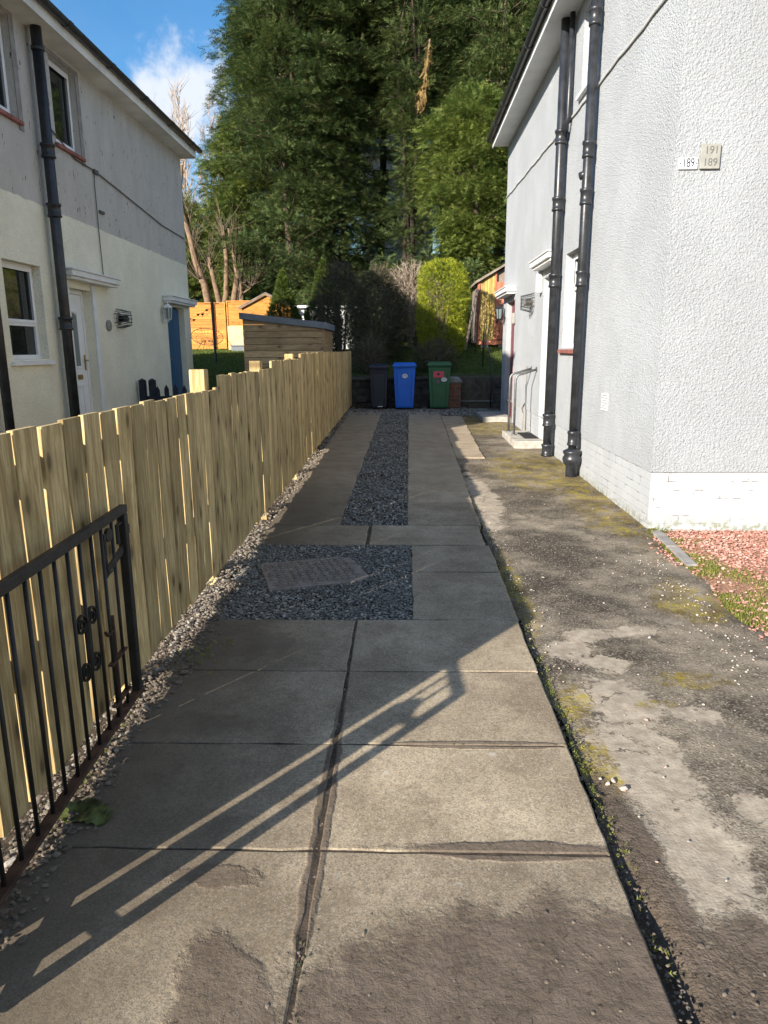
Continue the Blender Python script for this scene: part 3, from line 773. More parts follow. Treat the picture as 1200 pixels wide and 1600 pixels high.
# joints
x = np.concatenate([-0.28 + rng.normal(0, .012, 1500), rng.uniform(.66, .72, 1800), rng.uniform(.3, 1.5, 150), rng.uniform(-.35, .7, 50)])
y = np.concatenate([rng.uniform(1.0, 3.95, 1500), rng.uniform(1.0, 8, 1800), rng.uniform(1.1, 1.8, 150), rng.uniform(1.15, 1.85, 50)])
P = np.stack([x, y, G * y - np.concatenate([rng.uniform(.004, .03, 1500), rng.uniform(.03, .06, 1800), np.full(150, .034), np.full(50, .001)])], -1)
P[3300:3450, 2] = np.where(P[3300:3450, 0] > .69, P[3300:3450, 2], G * y[3300:3450] - .001)
kind(stones('joint_soil', P, .0050, M_clod), 'stuff', 'crumbs of soil in the slab joints and over the muddy slabs')
# red gravel of the front garden
M_redbed = simple('red_gravel_fines', (0.30, 0.165, 0.105), 0.95, 0.6, 60, 0.9, 110)
ys_ = np.linspace(1.8, 6.04, 60); us_ = np.linspace(0, 1, 30)
V = np.array([(tar_edge(y) + .0 + .05 * math.sin(y * 3.2) + .03 * math.sin(y * 11) + u * 2.6, y, G * y - .032 - .012 * max(0, 1 - u * 12) + .006 * float(fnoise(u * 2.6, y, 2))) for y in ys_ for u in us_])
i = np.arange(len(V)).reshape(60, 30); T = np.stack([i[:-1, :-1], i[:-1, 1:], i[1:, 1:], i[1:, :-1]], -1).reshape(-1, 4)
kind(np_mesh('gravel_bed', V, T, M_redbed, None, True), 'structure', 'red crushed stone bed of the front garden')
n = 30000
x = rng.uniform(1.95, 4.2, n); y = rng.uniform(2.0, 6.02, n)
keep = x > tar_edge(y) + .03 + .12 * np.sin(y * 3.2) + rng.normal(0, .06, n)
keep &= ~((np.abs((x - 2.2) - (5.2 - y) * .05) < .16) & (rng.random(n) < .55))
dxe = x - tar_edge(y); keep &= ~((dxe < .62 + .12 * np.sin(y * 7)) & (y < 5.0) & (rng.random(n) < .55)); keep &= ~((np.sin(x * 8 + y * 3) > .72) & (y < 5.6) & (rng.random(n) < .3))
x, y = x[keep], y[keep]
P = np.stack([x, y, G * y - .03 + rng.uniform(-.012, .016, len(x))], -1)
kind(stones('red_gravel', P, .0098, M_redgravel), 'stuff', 'red gravel covering the front garden by the white wall')
kb = MB()
for (ya, yb_) in ((5.02, 5.48), (5.50, 5.98)):
    kb.prism([(2.05 + (ya - 5) * .07, ya, G * ya - .10), (2.14 + (ya - 5) * .07, ya, G * ya - .10), (2.14 + (yb_ - 5) * .07, yb_, G * yb_ - .10), (2.05 + (yb_ - 5) * .07, yb_, G * yb_ - .10)], (0, 0, .088))
kind(kb.build('kerb', M_conclow, None, bevel=.006), 'structure', 'weathered concrete edging between the tarmac and the red gravel')
# loose chippings on the tarmac
n = 800
x = np.concatenate([rng.uniform(.72, 2.0, 220), 1.9 - np.abs(rng.normal(0, .16, 170)), rng.normal(.78, .06, 110)]); y = np.concatenate([rng.uniform(1.6, 10, 220), rng.uniform(3.2, 5.4, 170), rng.uniform(3.2, 6.5, 110)])
P = np.array([(a, c, path_z(a, c) + .003) for a, c in zip(x, y)])
kind(stones('loose_chippings', P, .0056, M_chip), 'stuff', 'small pale and pink chippings scattered over the tarmac')

# ---------------------------------------------------------------- leaves, fronds, blades
def place(tv, tt, P, X, Z, S):
    """copies of a template (tv verts, tt tris): X forward, Z up-ish, S sizes"""
    X = X / np.linalg.norm(X, axis=1, keepdims=True)
    Yv = np.cross(Z, X); Yv /= np.linalg.norm(Yv, axis=1, keepdims=True) + 1e-9
    Zv = np.cross(X, Yv)
    V = (tv[None, :, 0:1] * X[:, None] + tv[None, :, 1:2] * Yv[:, None] + tv[None, :, 2:3] * Zv[:, None]) * S[:, None, None] + P[:, None]
    T = (tt[None] + len(tv) * np.arange(len(P))[:, None, None])
    return V.reshape(-1, 3), T.reshape(-1, 3)
def frond(k, seed, width=0.40, droop=0.3, leafw=0.062):
    r = np.random.default_rng(seed); V = []; T = []
    def tri(a, b_, c): o = len(V); V.extend([a, b_, c]); T.append((o, o + 1, o + 2))
    def bend(x): return -droop * x * x
    V0 = len(V)
    tri((0, -.02, 0), (0, .02, 0), (1, 0, bend(1)))
    for i in range(k):
        u = 0.08 + 0.86 * (i + .3) / k
        for sgn in (-1, 1):
            L = width * (1 - .75 * u) * r.uniform(.7, 1.2) + .07; a = R(r.uniform(28, 58)); dz = r.uniform(-.12, .06)
            x, z = u, bend(u)
            dx, dy = math.cos(a), sgn * math.sin(a)
            px, py = -dy, dx
            tri((x - leafw * px * .5, -leafw * py * .5, z), (x + leafw * px * .5, leafw * py * .5, z), (x + L * dx, L * dy, z + dz + bend(L) * .8))
    V = np.array(V, float); T = np.array(T)
    # share one point so that a frond is one island
    V[T[:, 0]] = V[T[:, 0]]
    return V, T
FR = [frond(4, s, .58, .22, .085) for s in range(5)]
FRW = [frond(5, s + 20, .32, .55, .085) for s in range(4)]
TUFT = [frond(2, s + 40, .5, .1, .16) for s in range(3)]

def emit(temps, P, X, Z, S, r):
    Vs, Ts, o = [], [], 0
    pick = r.integers(0, len(temps), len(P))
    for i, (tv, tt) in enumerate(temps):
        q = pick == i
        if not q.any(): continue
        V, T = place(tv, tt, P[q], X[q], Z[q], S[q]); Vs.append(V); Ts.append(T + o); o += len(V)
    return np.concatenate(Vs), np.concatenate(Ts)

def conifer_crown(seed, H, prof, n_br, per, size, lean=0.35, zmin=0.0, weep=False, gaps=0.0):
    """frond positions on whorled, drooping boughs. prof: list of (height fraction, radius)"""
    r = np.random.default_rng(seed)
    Ps, Xs, Zs, Ss, boughs = [], [], [], [], []
    for i in range(n_br):
        h = zmin + (H - zmin) * r.uniform(0, 1) ** 0.9
        Lr = float(np.interp(h / H, [p[0] for p in prof], [p[1] for p in prof])) * r.uniform(.62, 1.12)
        if Lr < .15: continue
        if r.random() < gaps: continue
        az = r.uniform(0, 2 * math.pi)
        out_ = np.array([math.cos(az), math.sin(az), 0])
        rise = r.uniform(.05, .55) * Lr * (0.5 if weep else 1.0)
        sag = r.uniform(.35, .8) * (1.6 if weep else 1.0)
        p0 = np.array([0, 0, h])
        side = np.array([-out_[1], out_[0], 0]); zz = np.array([0, 0, 1.0])
        rc = r.uniform(.34, .62) * (.6 + .22 * Lr)
        c = p0 + out_ * max(.1, Lr * r.uniform(.45, 1.0) ** .7 - rc * .4) + zz * (rise - sag * Lr * .28)
        m_ = max(8, int(per * (.45 + Lr / 3.2)))
        dv = r.normal(size=(m_, 3)); dv /= np.linalg.norm(dv, axis=1, keepdims=True); dv[:, 2] = np.where(dv[:, 2] < -.35, -dv[:, 2], dv[:, 2])
        q = r.uniform(.35, 1.0, m_) ** .6
        loc = out_ * (dv[:, 0] * rc * 1.35)[:, None] + side * (dv[:, 1] * rc * 1.15)[:, None] + zz * (dv[:, 2] * rc * .62)[:, None]
        loc = loc * q[:, None]; loc[:, 2] -= (.55 if weep else .30) * (dv[:, 0] * q * rc).clip(0) + (.9 if weep else .25) * rc * r.random(m_) ** 2
        d = (out_ * dv[:, :1] + side * dv[:, 1:2] + zz * dv[:, 2:3] * .5) * .9 + out_ * .45 + zz * (r.uniform(-.62, .38, m_) - (.8 if weep else 0) * r.random(m_))[:, None]
        up = zz + (out_ * dv[:, :1] + side * dv[:, 1:2]) * .7 + r.normal(0, .3, (m_, 3))
        Ps.append(c + loc); Xs.append(d); Zs.append(up); Ss.append(size * r.uniform(.6, 1.25, m_))
        boughs.append((p0, p0 + out_ * Lr * .5 + np.array([0, 0, rise * .5 - sag * Lr * .28 * .12]), p0 + out_ * Lr * .88 + np.array([0, 0, rise * .88 - sag * Lr * .19])))
    return np.concatenate(Ps), np.concatenate(Xs), np.concatenate(Zs), np.concatenate(Ss), boughs

def make_conifer(name, x, y, H, prof, n_br, per, size, label, seed, cat='conifer', group=None, mat=None, temps=None, trunk_r=.16, zmin=0.0, weep=False, gaps=0.0, stems=1, tmat=None):
    z0 = float(zg(x, y)) - .1
    t = thing(name, (x, y, z0), label, cat, group)
    r = np.random.default_rng(seed)
    P, X, Z, S, bo = conifer_crown(seed, H, prof, n_br, per, size, zmin=zmin, weep=weep, gaps=gaps)
    V, T = emit(temps or FR, P, X, Z, S, r)
    np_mesh('crown', V + np.array([x, y, z0]), T, mat or M_conif, t)
    tb = MB()
    for k in range(stems):
        ox, oy = (0, 0) if stems == 1 else (r.normal(0, .35), r.normal(0, .2))
        pts = [(x + ox + r.normal(0, .04) * j + ox * .25 * j, y + oy + r.normal(0, .04) * j, z0 + H * .97 * j / 6) for j in range(7)]
        tb.tube(pts, [trunk_r * (1 - .85 * j / 6) / (1 if stems == 1 else 1.3) for j in range(7)], 8)
    for (a, b_, c) in bo[:: max(1, len(bo) // 110)]:
        o = np.array([x, y, z0]); L = np.linalg.norm(c - a)
        tb.tube([a + o, b_ + o, c + o], [.012 + .012 * L, .008 + .008 * L, .006], 4, False)
    tb.build('trunk', tmat or M_bark, t, True)
    return t
def copy_tree(t, x, y, sc_, rz, label, group=None):
    c = t.copy(); col.objects.link(c); c.location = (x, y, float(zg(x, y)) - .1); c.scale = sc_; c.rotation_euler = (0, 0, rz); c['label'] = label
    if group: c['group'] = group
    for ch in list(t.children):
        d = ch.copy(); col.objects.link(d); d.parent = c
    return c

def blades(name, P, h, w_, mat, lean=.4, parent=None):
    n = len(P); az = rng.uniform(0, 2 * math.pi, n); hh = h * rng.uniform(.5, 1.3, n); l = rng.uniform(0, lean, n) * hh
    d = np.stack([np.cos(az), np.sin(az), 0 * az], -1); s = np.stack([-np.sin(az), np.cos(az), 0 * az], -1) * w_
    tip = P + d * l[:, None]; tip[:, 2] += hh
    V = np.stack([P - s, P + s, tip], 1).reshape(-1, 3); T = np.arange(3 * n).reshape(-1, 3)
    return np_mesh(name, V, T, mat, parent)

# ================================================================== HOUSES
def wall_holes(mb, X, nx, y0, y1, z0, z1, holes, depth, z0f=None):
    """wall on the plane x = X whose outward normal is nx (+1/-1), with recessed openings"""
    yc = sorted({y0, y1, *[h[0] for h in holes], *[h[1] for h in holes]}); zc = sorted({z0, z1, *[h[2] for h in holes], *[h[3] for h in holes]})
    idx = {}
    def vid(y, z):
        if (y, z) not in idx: idx[(y, z)] = len(mb.v); mb.v.append((X, y, z))
        return idx[(y, z)]
    for a, b_ in zip(yc[:-1], yc[1:]):
        for c, d in zip(zc[:-1], zc[1:]):
            my, mz = (a + b_) / 2, (c + d) / 2
            if any(h[0] < my < h[1] and h[2] < mz < h[3] for h in holes): continue
            mb.f.append((vid(a, c), vid(b_, c), vid(b_, d), vid(a, d)))
    Xi = X - nx * depth
    for (a, b_, c, d) in holes:
        q = [(a, c), (b_, c), (b_, d), (a, d)]
        for (p, r_) in zip(q, q[1:] + q[:1]):
            mb.add([(X, *p), (X, *r_), (Xi, *r_), (Xi, *p)], [(0, 1, 2, 3)])

def window(parent, X, nx, y0, y1, z0, z1, sill=None, transom=None, rec=0.09, sillmat=None, fr=0.055):
    """upvc window set back in its opening"""
    xo = X - nx * rec; xi = xo - nx * .06
    lo, hi = min(xo, xi), max(xo, xi)
    f = MB()
    f.box(lo, hi, y0, y1, z1 - fr, z1); f.box(lo, hi, y0, y1, z0, z0 + fr)
    f.box(lo, hi, y0, y0 + fr, z0 + fr, z1 - fr); f.box(lo, hi, y1 - fr, y1, z0 + fr, z1 - fr)
    if transom: f.box(lo, hi, y0 + fr, y1 - fr, transom - fr / 2, transom + fr / 2)
    # opening sash proud of the frame
    zt = transom + fr / 2 if transom else z0 + fr
    s_ = .04; a = xo + nx * .012; l2, h2 = min(a, xo), max(a, xo)
    f.box(l2, h2, y0 + fr * .5, y1 - fr * .5, z1 - fr - s_ * .6, z1 - fr * .5); f.box(l2, h2, y0 + fr * .5, y1 - fr * .5, zt - .015, zt + s_ * .6)
    f.box(l2, h2, y0 + fr * .5, y0 + fr + s_ * .6, zt + s_ * .6, z1 - fr - s_ * .6); f.box(l2, h2, y1 - fr - s_ * .6, y1 - fr * .5, zt + s_ * .6, z1 - fr - s_ * .6)
    w_ = f.build('window', M_white, parent, bevel=.004)
    g = MB(); xg = xo - nx * .03
    g.box(min(xg, xg - nx * .01), max(xg, xg - nx * .01), y0 + fr * .6, y1 - fr * .6, z0 + fr * .6, z1 - fr * .6)
    g.build('pane', M_glass, w_)
    if sill is not None:
        s = MB(); xa, xb = X - nx * rec, X + nx * .05
        s.prism([(xa, y0 - .05, z0 - .002), (xa, y0 - .05, z0 - .07), (xb, y0 - .05, z0 - .07), (xb, y0 - .05, z0 - .025)], (0, y1 - y0 + .1, 0))
        s.build('sill', sill, w_, bevel=.004)
    return w_

def canopy(parent, X, nx, y0, y1, z, out_, mat):
    c = MB()
    a, b_ = X + nx * .002, X + nx * out_
    c.box(min(a, b_), max(a, b_), y0, y1, z - .075, z)
    a2 = X + nx * (out_ - .035); c.box(min(a, a2), max(a, a2), y0 + .03, y1 - .03, z - .115, z - .075)
    a3 = X + nx * (out_ + .02); c.box(min(a, a3), max(a, a3), y0 - .02, y1 + .02, z, z + .022)
    return c.build('canopy', mat, parent, bevel=.006)

def downpipe(parent, x, y, z0, z1, r, collars, mat, brackets=()):
    p = MB(); p.tube([(x, y, z0), (x, y, z1)], r, 14)
    for zc in collars:
        p.lathe((x, y, zc), [(r * 1.02, -.085), (r * 1.32, -.08), (r * 1.32, -.055), (r * 1.2, -.05), (r * 1.2, .05), (r * 1.36, .055), (r * 1.36, .085), (r * 1.02, .09)], 16)
    for zb in brackets:
        p.lathe((x, y, zb), [(r * 1.02, -.025), (r * 1.18, -.022), (r * 1.18, .022), (r * 1.02, .025)], 14)
    return p.build('downpipe', mat, parent, True)

def gutter(parent, x, y0, y1, z, r, mat, joints):
    g = MB(); n = 7
    prof = [(r * math.cos(math.pi + math.pi * k / n), r * math.sin(math.pi + math.pi * k / n)) for k in range(n + 1)]
    inner = [(a * .88, c * .88) for a, c in prof[::-1]]
    g.prism([(x + a, y0, z + c) for a, c in prof + inner], (0, y1 - y0, 0))
    for yj in joints:
        pj = [(a * 1.13, c * 1.13) for a, c in prof]; pi = [(a * 1.01, c * 1.01) for a, c in prof[::-1]]
        g.prism([(x + a, yj - .05, z + c) for a, c in pj + pi], (0, .10, 0))
    return g.build('gutter', mat, parent)

def hip_roof(parent, x0, x1, y0, y1, z, h, mat):
    b_ = MB(); hx = (x1 - x0) / 2; cx = (x0 + x1) / 2; inset = min(hx, (y1 - y0) / 2 - .2)
    b_.add([(x0, y0, z), (x1, y0, z), (x1, y1, z), (x0, y1, z), (cx, y0 + inset, z + h), (cx, y1 - inset, z + h)],
           [(0, 1, 4), (1, 2, 5, 4), (2, 3, 5), (3, 0, 4, 5), (3, 2, 1, 0)])
    return b_.build('roof', mat, parent)

def door_upvc(parent, X, nx, y0, y1, z0, z1, rec=.12, hinge_far=True):
    xo = X - nx * rec; xi = xo - nx * .06; lo, hi = min(xo, xi), max(xo, xi); fr = .06
    f = MB(); f.box(lo, hi, y0, y0 + fr, z0, z1); f.box(lo, hi, y1 - fr, y1, z0, z1); f.box(lo, hi, y0 + fr, y1 - fr, z1 - fr, z1)
    d = f.build('door', M_white, parent, bevel=.004)
    l = MB(); xa = xo - nx * .012
    l.box(min(xa, xi), max(xa, xi), y0 + fr + .004, y1 - fr - .004, z0 + .01, z1 - fr - .004)
    # raised mouldings
    xb = xa + nx * .014
    def ring(a, c, e, g, t):
        for q in ((a, c, e, e + t), (a, c, g - t, g), (a, a + t, e + t, g - t), (c - t, c, e + t, g - t)):
            l.box(min(xa, xb), max(xa, xb), *q)
    ya, yb = y0 + fr + .17, y1 - fr - .17
    ring(ya, yb, z0 + .18, z0 + .72, .03); ring(ya, yb, z0 + .95, z1 - fr - .22, .035)
    l.build('door_leaf', M_white, d, bevel=.004)
    g = MB(); zt = z1 - fr - .27; ym = (ya + yb) / 2; rr = (yb - ya) / 2 - .035
    pts = [(ya + .035, z0 + .985), (yb - .035, z0 + .985)] + [(ym + rr * math.cos(R(t)), zt - .06 + .07 * math.sin(R(t))) for t in range(0, 181, 20)]
    xg = xa + nx * .003
    g.prism([(xg, a, c) for a, c in pts], (nx * .004, 0, 0)); g.build('pane', M_frost, d)
    h = MB(); hy = y1 - fr - .06 if hinge_far else y0 + fr + .06
    h.box(min(xa, xa + nx * .012), max(xa, xa + nx * .012), hy - .018, hy + .018, z0 + .92, z0 + 1.14)
    s_ = -1 if hinge_far else 1
    h.tube([(xa + nx * .012, hy, z0 + 1.06), (xa + nx * .055, hy, z0 + 1.06), (xa + nx * .06, hy + s_ * .11, z0 + 1.06)], .010, 8)
    h.build('handle', M_brass, d)
    q = MB(); q.box(min(xa, xa + nx * .01), max(xa, xa + nx * .01), ym - .13, ym + .13, z0 + .79, z0 + .86); q.build('letterbox', M_brass, d, bevel=.003)
    return d

# ------------------------------------------------------------ left house
XL = -4.6; LY0, LY1 = 6.15, 15.68
lh = thing('house', (XL - 3.7, 10.9, 0), 'cream house with bare grey upper render and black downpipes beyond the timber fence', 'house')
holes = [(8.42, 9.30, 1.50, 2.64), (10.0, 10.74, 0.40, 2.45), (14.15, 15.25, 0.45, 2.44), (10.12, 10.86, 4.30, 5.34), (8.30, 9.16, 4.30, 5.40)]
mb = MB(); wall_holes(mb, XL, 1, LY0, LY1, -.3, 5.50, holes, .17)
mb.add([(XL, LY0, -.3), (XL - 7.5, LY0, -.3), (XL - 7.5, LY0, 5.5), (XL, LY0, 5.5)], [(0, 1, 2, 3)])
mb.add([(XL, LY1, -.3), (XL - 7.5, LY1, -.3), (XL - 7.5, LY1, 5.5), (XL, LY1, 5.5)], [(0, 1, 2, 3)])
mb.add([(XL - 7.5, LY0, -.3), (XL - 7.5, LY1, -.3), (XL - 7.5, LY1, 5.5), (XL - 7.5, LY0, 5.5)], [(0, 1, 2, 3)])
lw = mb.build('wall', M_leftwall, lh)
hip_roof(lh, XL - 7.85, XL + .34, LY0 - .34, LY1 + .05, 5.60, 2.9, M_roof)
s = MB(); s.box(XL - .1, XL + .30, LY0 - .3, LY1 + .02, 5.44, 5.47); s.build('soffit', M_soffit, lh)
s = MB(); s.box(XL + .301, XL + .325, LY0 - .32, LY1 + .03, 5.43, 5.60); s.box(XL - 7.8, XL + .30, LY1 + .021, LY1 + .045, 5.43, 5.60); s.build('fascia', M_soffit, lh)
gutter(lh, XL + .385, LY0 - .35, LY1 + .12, 5.60, .062, M_black, [7.2, 8.55, 9.9, 11.25, 12.6, 13.95, 15.2])
window(lh, XL, 1, 8.42, 9.30, 1.50, 2.64, M_whitep, 1.93, .11)
window(lh, XL, 1, 10.12, 10.86, 4.30, 5.34, M_sillred, None, .08)
window(lh, XL, 1, 8.30, 9.16, 4.30, 5.40, M_sillred, None, .08)
for (a, b_, c, d) in ((10.12, 10.86, 4.30, 5.34), (8.30, 9.16, 4.30, 5.40)):
    s = MB()  # bare cement bands round the upstairs windows
    s.box(XL + .002, XL + .012, b_ + .003, b_ + .11, c - .12, d + .06)
    s.box(XL + .002, XL + .012, a - .09, b_ + .003, d + .003, d + .06)
    s.build('window_surround', M_conclow, lh)
door_upvc(lh, XL, 1, 10.0, 10.74, 0.40, 2.45)
canopy(lh, XL, 1, 9.80, 11.42, 2.66, .19, M_whitep)
s = MB(); s.box(XL + .002, XL + .03, 10.745, 10.86, .3, 2.54); s.box(XL + .002, XL + .03, 9.88, 9.995, .3, 2.54); s.build('door_surround', M_whitep, lh, bevel=.004)
# blue side door deep in its recess
d = MB(); d.box(XL - .17, XL - .11, 14.17, 15.23, .45, 2.42)
for yy in np.arange(14.3, 15.2, .13): d.box(XL - .11, XL - .104, yy, yy + .115, .55, 2.36)
dd = d.build('door', M_blue, lh, bevel=.004)
h = MB(); h.tube([(XL - .10, 14.32, 1.42), (XL - .05, 14.32, 1.42), (XL - .05, 14.42, 1.42)], .011, 8); h.build('handle', M_brass, dd)
canopy(lh, XL, 1, 13.95, 15.60, 2.60, .19, M_whitep)
downpipe(lh, XL + .12, 9.60, -.2, 5.44, .066, [4.05, 3.35, 1.95], M_pipe, [5.2])
downpipe(lh, XL + .12, 7.96, -.2, 5.44, .052, [4.05, 2.6], M_pipe)
c = MB(); c.tube([(XL + .02, 9.9, 4.42), (XL + .02, 10.6, 4.20), (XL + .02, 11.25, 4.19), (XL + .02, 12.6, 4.06), (XL + .02, 14.2, 3.90), (XL + .02, 15.6, 3.86)], .010, 5)
c.tube([(XL + .02, 11.22, 4.19), (XL + .025, 11.18, 4.0), (XL + .02, 11.2, 3.2), (XL + .02, 11.22, 2.69)], .007, 5)
c.box(XL + .003, XL + .04, 11.2, 11.34, 4.15, 4.21); c.box(XL + .003, XL + .03, 11.30, 11.46, 3.62, 3.66)
c.build('cable', M_wire, lh)

def flue(X, nx, y, z, label, dark):
    t = thing('flue_guard', (X, y, z), label, 'flue guard')
    a = MB(); a.lathe((X, y, z), [(.05, 0), (.05, nx * .13), (.058, nx * .13), (.058, nx * .145), (.02, nx * .15)], 14, 'X')
    a.build('flue_terminal', M_dark if dark else M_conclow, t, True)
    p = MB(); p.lathe((X, y, z), [(.10, nx * .003), (.10, nx * .012)], 16, 'X'); p.build('wall_plate', M_conclow, t)
    g = MB(); W, H = .20, .15
    for k in range(9):
        yy = -W + 2 * W * k / 8; zz = H * math.sqrt(max(0.05, 1 - (yy / W) ** 2 * .8)); o = .20 - .05 * abs(yy) / W
        g.tube([(X + nx * .004, y + yy, z + zz), (X + nx * o, y + yy * .8, z + zz * .72), (X + nx * o, y + yy * .8, z - zz * .72), (X + nx * .004, y + yy, z - zz)], .0042, 4)
    for k in range(5):
        zz = -H + 2 * H * k / 4; f = math.sqrt(max(.1, 1 - (zz / H) ** 2 * .7))
        g.tube([(X + nx * .004, y - W * f, z + zz), (X + nx * .17, y - W * .8 * f, z + zz * .72), (X + nx * .205, y, z + zz * .72), (X + nx * .17, y + W * .8 * f, z + zz * .72), (X + nx * .004, y + W * f, z + zz)], .0042, 4)
    g.build('wire_cage', M_galv, t)
    return t
flue(XL, 1, 11.72, 2.10, 'wire flue guard with dark terminal on the cream wall between the two doors', True)
a = MB(); a.prism([(XL + .002, 11.28 + .10 * math.cos(t * .628), 1.98 + .085 * math.sin(t * .628)) for t in range(10)], (.02, 0, 0))
tag(a.build('wall_vent', M_conclow), 'small grey round vent on the cream wall below the wire flue guard', 'vent')

def lantern(x, y, z, nx, label, mat):
    t = thing('wall_lantern', (x, y, z), label, 'lamp')
    b_ = MB(); b_.lathe((x, y, z - .12), [(.05, nx * 0.003), (.05, nx * .015)], 12, 'X')
    c = x + nx * .12
    b_.tube([(x + nx * .01, y, z - .14), (x + nx * .07, y, z - .20), (c, y, z - .16)], .011, 8)
    b_.build('bracket', mat, t)
    f = MB(); f.lathe((c, y, z), [(.03, -.15), (.055, -.13), (.06, -.12)], 6)
    for k in range(6):
        a = math.pi / 3 * k; f.tube([(c + .052 * math.cos(a), y + .052 * math.sin(a), z - .12), (c + .078 * math.cos(a), y + .078 * math.sin(a), z + .08)], .006, 4)
    f.lathe((c, y, z), [(.088, .08), (.092, .09), (.05, .13), (.03, .15), (.012, .155), (.012, .18), (.004, .20)], 6)
    f.build('lantern_frame', mat, t)
    g = MB(); g.lathe((c, y, z), [(.046, -.118), (.070, .078)], 6); g.build('lantern_glass', M_frost, t)
    return t
lantern(XL, 13.85, 2.30, 1, 'white coach lantern on the cream wall beside the blue door', M_alu)

# ------------------------------------------------------------ right house
XR = 2.10; RY0, RY1 = 6.05, 15.70
rh = thing('house', (XR + 3.7, 10.9, 0), 'white roughcast house with black cast iron pipes and painted brick base', 'house')
RH = [(8.74, 9.80, 1.60, 2.78), (10.36, 11.26, .24, 2.62), (14.15, 15.20, .24, 2.50), (8.72, 9.42, 4.55, 5.40)]
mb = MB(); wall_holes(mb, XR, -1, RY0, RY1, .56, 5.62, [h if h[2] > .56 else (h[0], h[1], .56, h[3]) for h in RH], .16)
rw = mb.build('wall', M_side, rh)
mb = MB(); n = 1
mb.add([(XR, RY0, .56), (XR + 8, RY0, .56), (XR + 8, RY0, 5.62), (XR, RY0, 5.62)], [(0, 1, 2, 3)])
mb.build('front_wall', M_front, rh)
mb = MB()
mb.add([(XR, RY1, -.1), (XR + 8, RY1, -.1), (XR + 8, RY1, 5.62), (XR, RY1, 5.62)], [(0, 1, 2, 3)])
mb.add([(XR + 8, RY0, -.1), (XR + 8, RY1, -.1), (XR + 8, RY1, 5.62), (XR + 8, RY0, 5.62)], [(0, 1, 2, 3)])
mb.build('back_wall', M_side, rh)
# brick base: three runs between the door steps, set back a finger's width
mb = MB(); e = .012
for (a, b_) in ((RY0 + e, 10.36), (11.26, 14.15), (15.20, RY1 - e)):
    mb.add([(XR + e, a, -.12), (XR + e, b_, -.12), (XR + e, b_, .56), (XR + e, a, .56)], [(0, 1, 2, 3)])
mb.add([(XR + e, RY0 + e, -.12), (XR + 8, RY0 + e, -.12), (XR + 8, RY0 + e, .56), (XR + e, RY0 + e, .56)], [(0, 1, 2, 3)])
for yy in (10.36, 11.26, 14.15, 15.20): mb.add([(XR + e, yy, -.12), (XR + .16, yy, -.12), (XR + .16, yy, .559), (XR + e, yy, .559)], [(0, 1, 2, 3)])
mb.build('brick_base', M_brickpaint, rh)
hip_roof(rh, XR - .38, XR + 8.3, RY0 - .35, RY1 - .05, 5.70, 3.0, M_roof)
s = MB(); s.box(XR - .30, XR + .1, RY0 - .3, RY1 - .03, 5.56, 5.59); s.build('soffit', M_soffitw, rh)
s = MB(); s.box(XR - .325, XR - .301, RY0 - .32, RY1 - .01, 5.54, 5.70); s.build('fascia', M_soffitw, rh)
gutter(rh, XR - .388, RY0 - .35, RY1 + .02, 5.70, .062, M_black, [7.4, 8.7, 9.9, 11.1, 12.3, 13.5, 14.6])
window(rh, XR, -1, 8.74, 9.80, 1.60, 2.78, M_sillred, 2.35, .10)
window(rh, XR, -1, 8.72, 9.42, 4.55, 5.40, M_whitep, None, .09)
door_upvc(rh, XR, -1, 10.36, 11.26, .24, 2.62, .15)
canopy(rh, XR, -1, 10.10, 11.52, 2.86, .18, M_whitep)
d = MB(); d.box(XR + .10, XR + .16, 14.16, 15.19, .24, 2.48)
for q in ((14.3, 14.62, .45, 1.05), (14.72, 15.04, .45, 1.05), (14.3, 15.04, 1.25, 2.25)): d.box(XR + .088, XR + .10, *q)
d.build('door', M_maroon, rh, bevel=.004)
s = MB(); s.box(XR - .006, XR + .10, 14.10, 14.148, .26, 2.5); s.build('door_frame', M_maroon, rh)
canopy(rh, XR, -1, 14.05, 15.62, 2.72, .20, M_whitep)
downpipe(rh, XR - .10, 9.98, .12, 6.6, .060, [4.22, 3.42, 2.47, .62, .20], M_pipe)
downpipe(rh, XR - .10, 8.48, .30, 5.56, .050, [4.98, 3.70, 3.22, 2.36, .55], M_pipe)
d = MB()  # trap and gully head at the foot of the nearer pipe
d.lathe((XR - .10, 8.48, .12), [(.055, -.1), (.068, -.08), (.068, .10), (.095, .13), (.11, .17), (.11, .20), (.09, .23), (.108, .26), (.108, .28), (.055, .31)], 18)
d.build('pipe_trap', M_pipe, rh, True)
d = MB(); d.tube([(XR - .10, 8.48, 3.46), (XR - .17, 8.52, 3.44)], [.046, .042], 12); d.build('pipe_branch', M_pipe, rh, True)
d = MB(); d.tube([(XR - .10, 9.86, 4.25), (XR - .06, 9.80, 4.4), (XR - .06, 9.80, 5.56)], .032, 10)
d.build('waste_pipe', M_pipe, rh, True)
c = MB()
pts = []
for yv_ in np.linspace(6.1, 15.65, 40):
    pts.append((XR - .014, yv_, np.interp(yv_, [6, 6.55, 8.7, 15.9], [4.29, 4.32, 4.37, 4.61]) + .007 * math.sin(yv_ * 5) + .005 * math.sin(yv_ * 13)))
c.tube(pts, .013, 6); c.build('wall_cable', M_cablew, rh)
c = MB()
for k in range(7): c.box(XR - .012, XR - .002, 7.46, 7.68, .96 + k * .026, .975 + k * .026)
c.build('air_brick', M_white, rh)
c = MB(); c.box(XR - .09, XR - .002, 11.36, 11.46, 2.42, 2.70); c.build('door_light', M_alu, rh, bevel=.012)
flue(XR, -1, 12.15, 2.32, 'grey wire flue guard on the white wall between the two doors', False)
lantern(XR, 15.42, 2.32, -1, 'dark coach lantern on the white wall under the far door canopy', M_pipe)
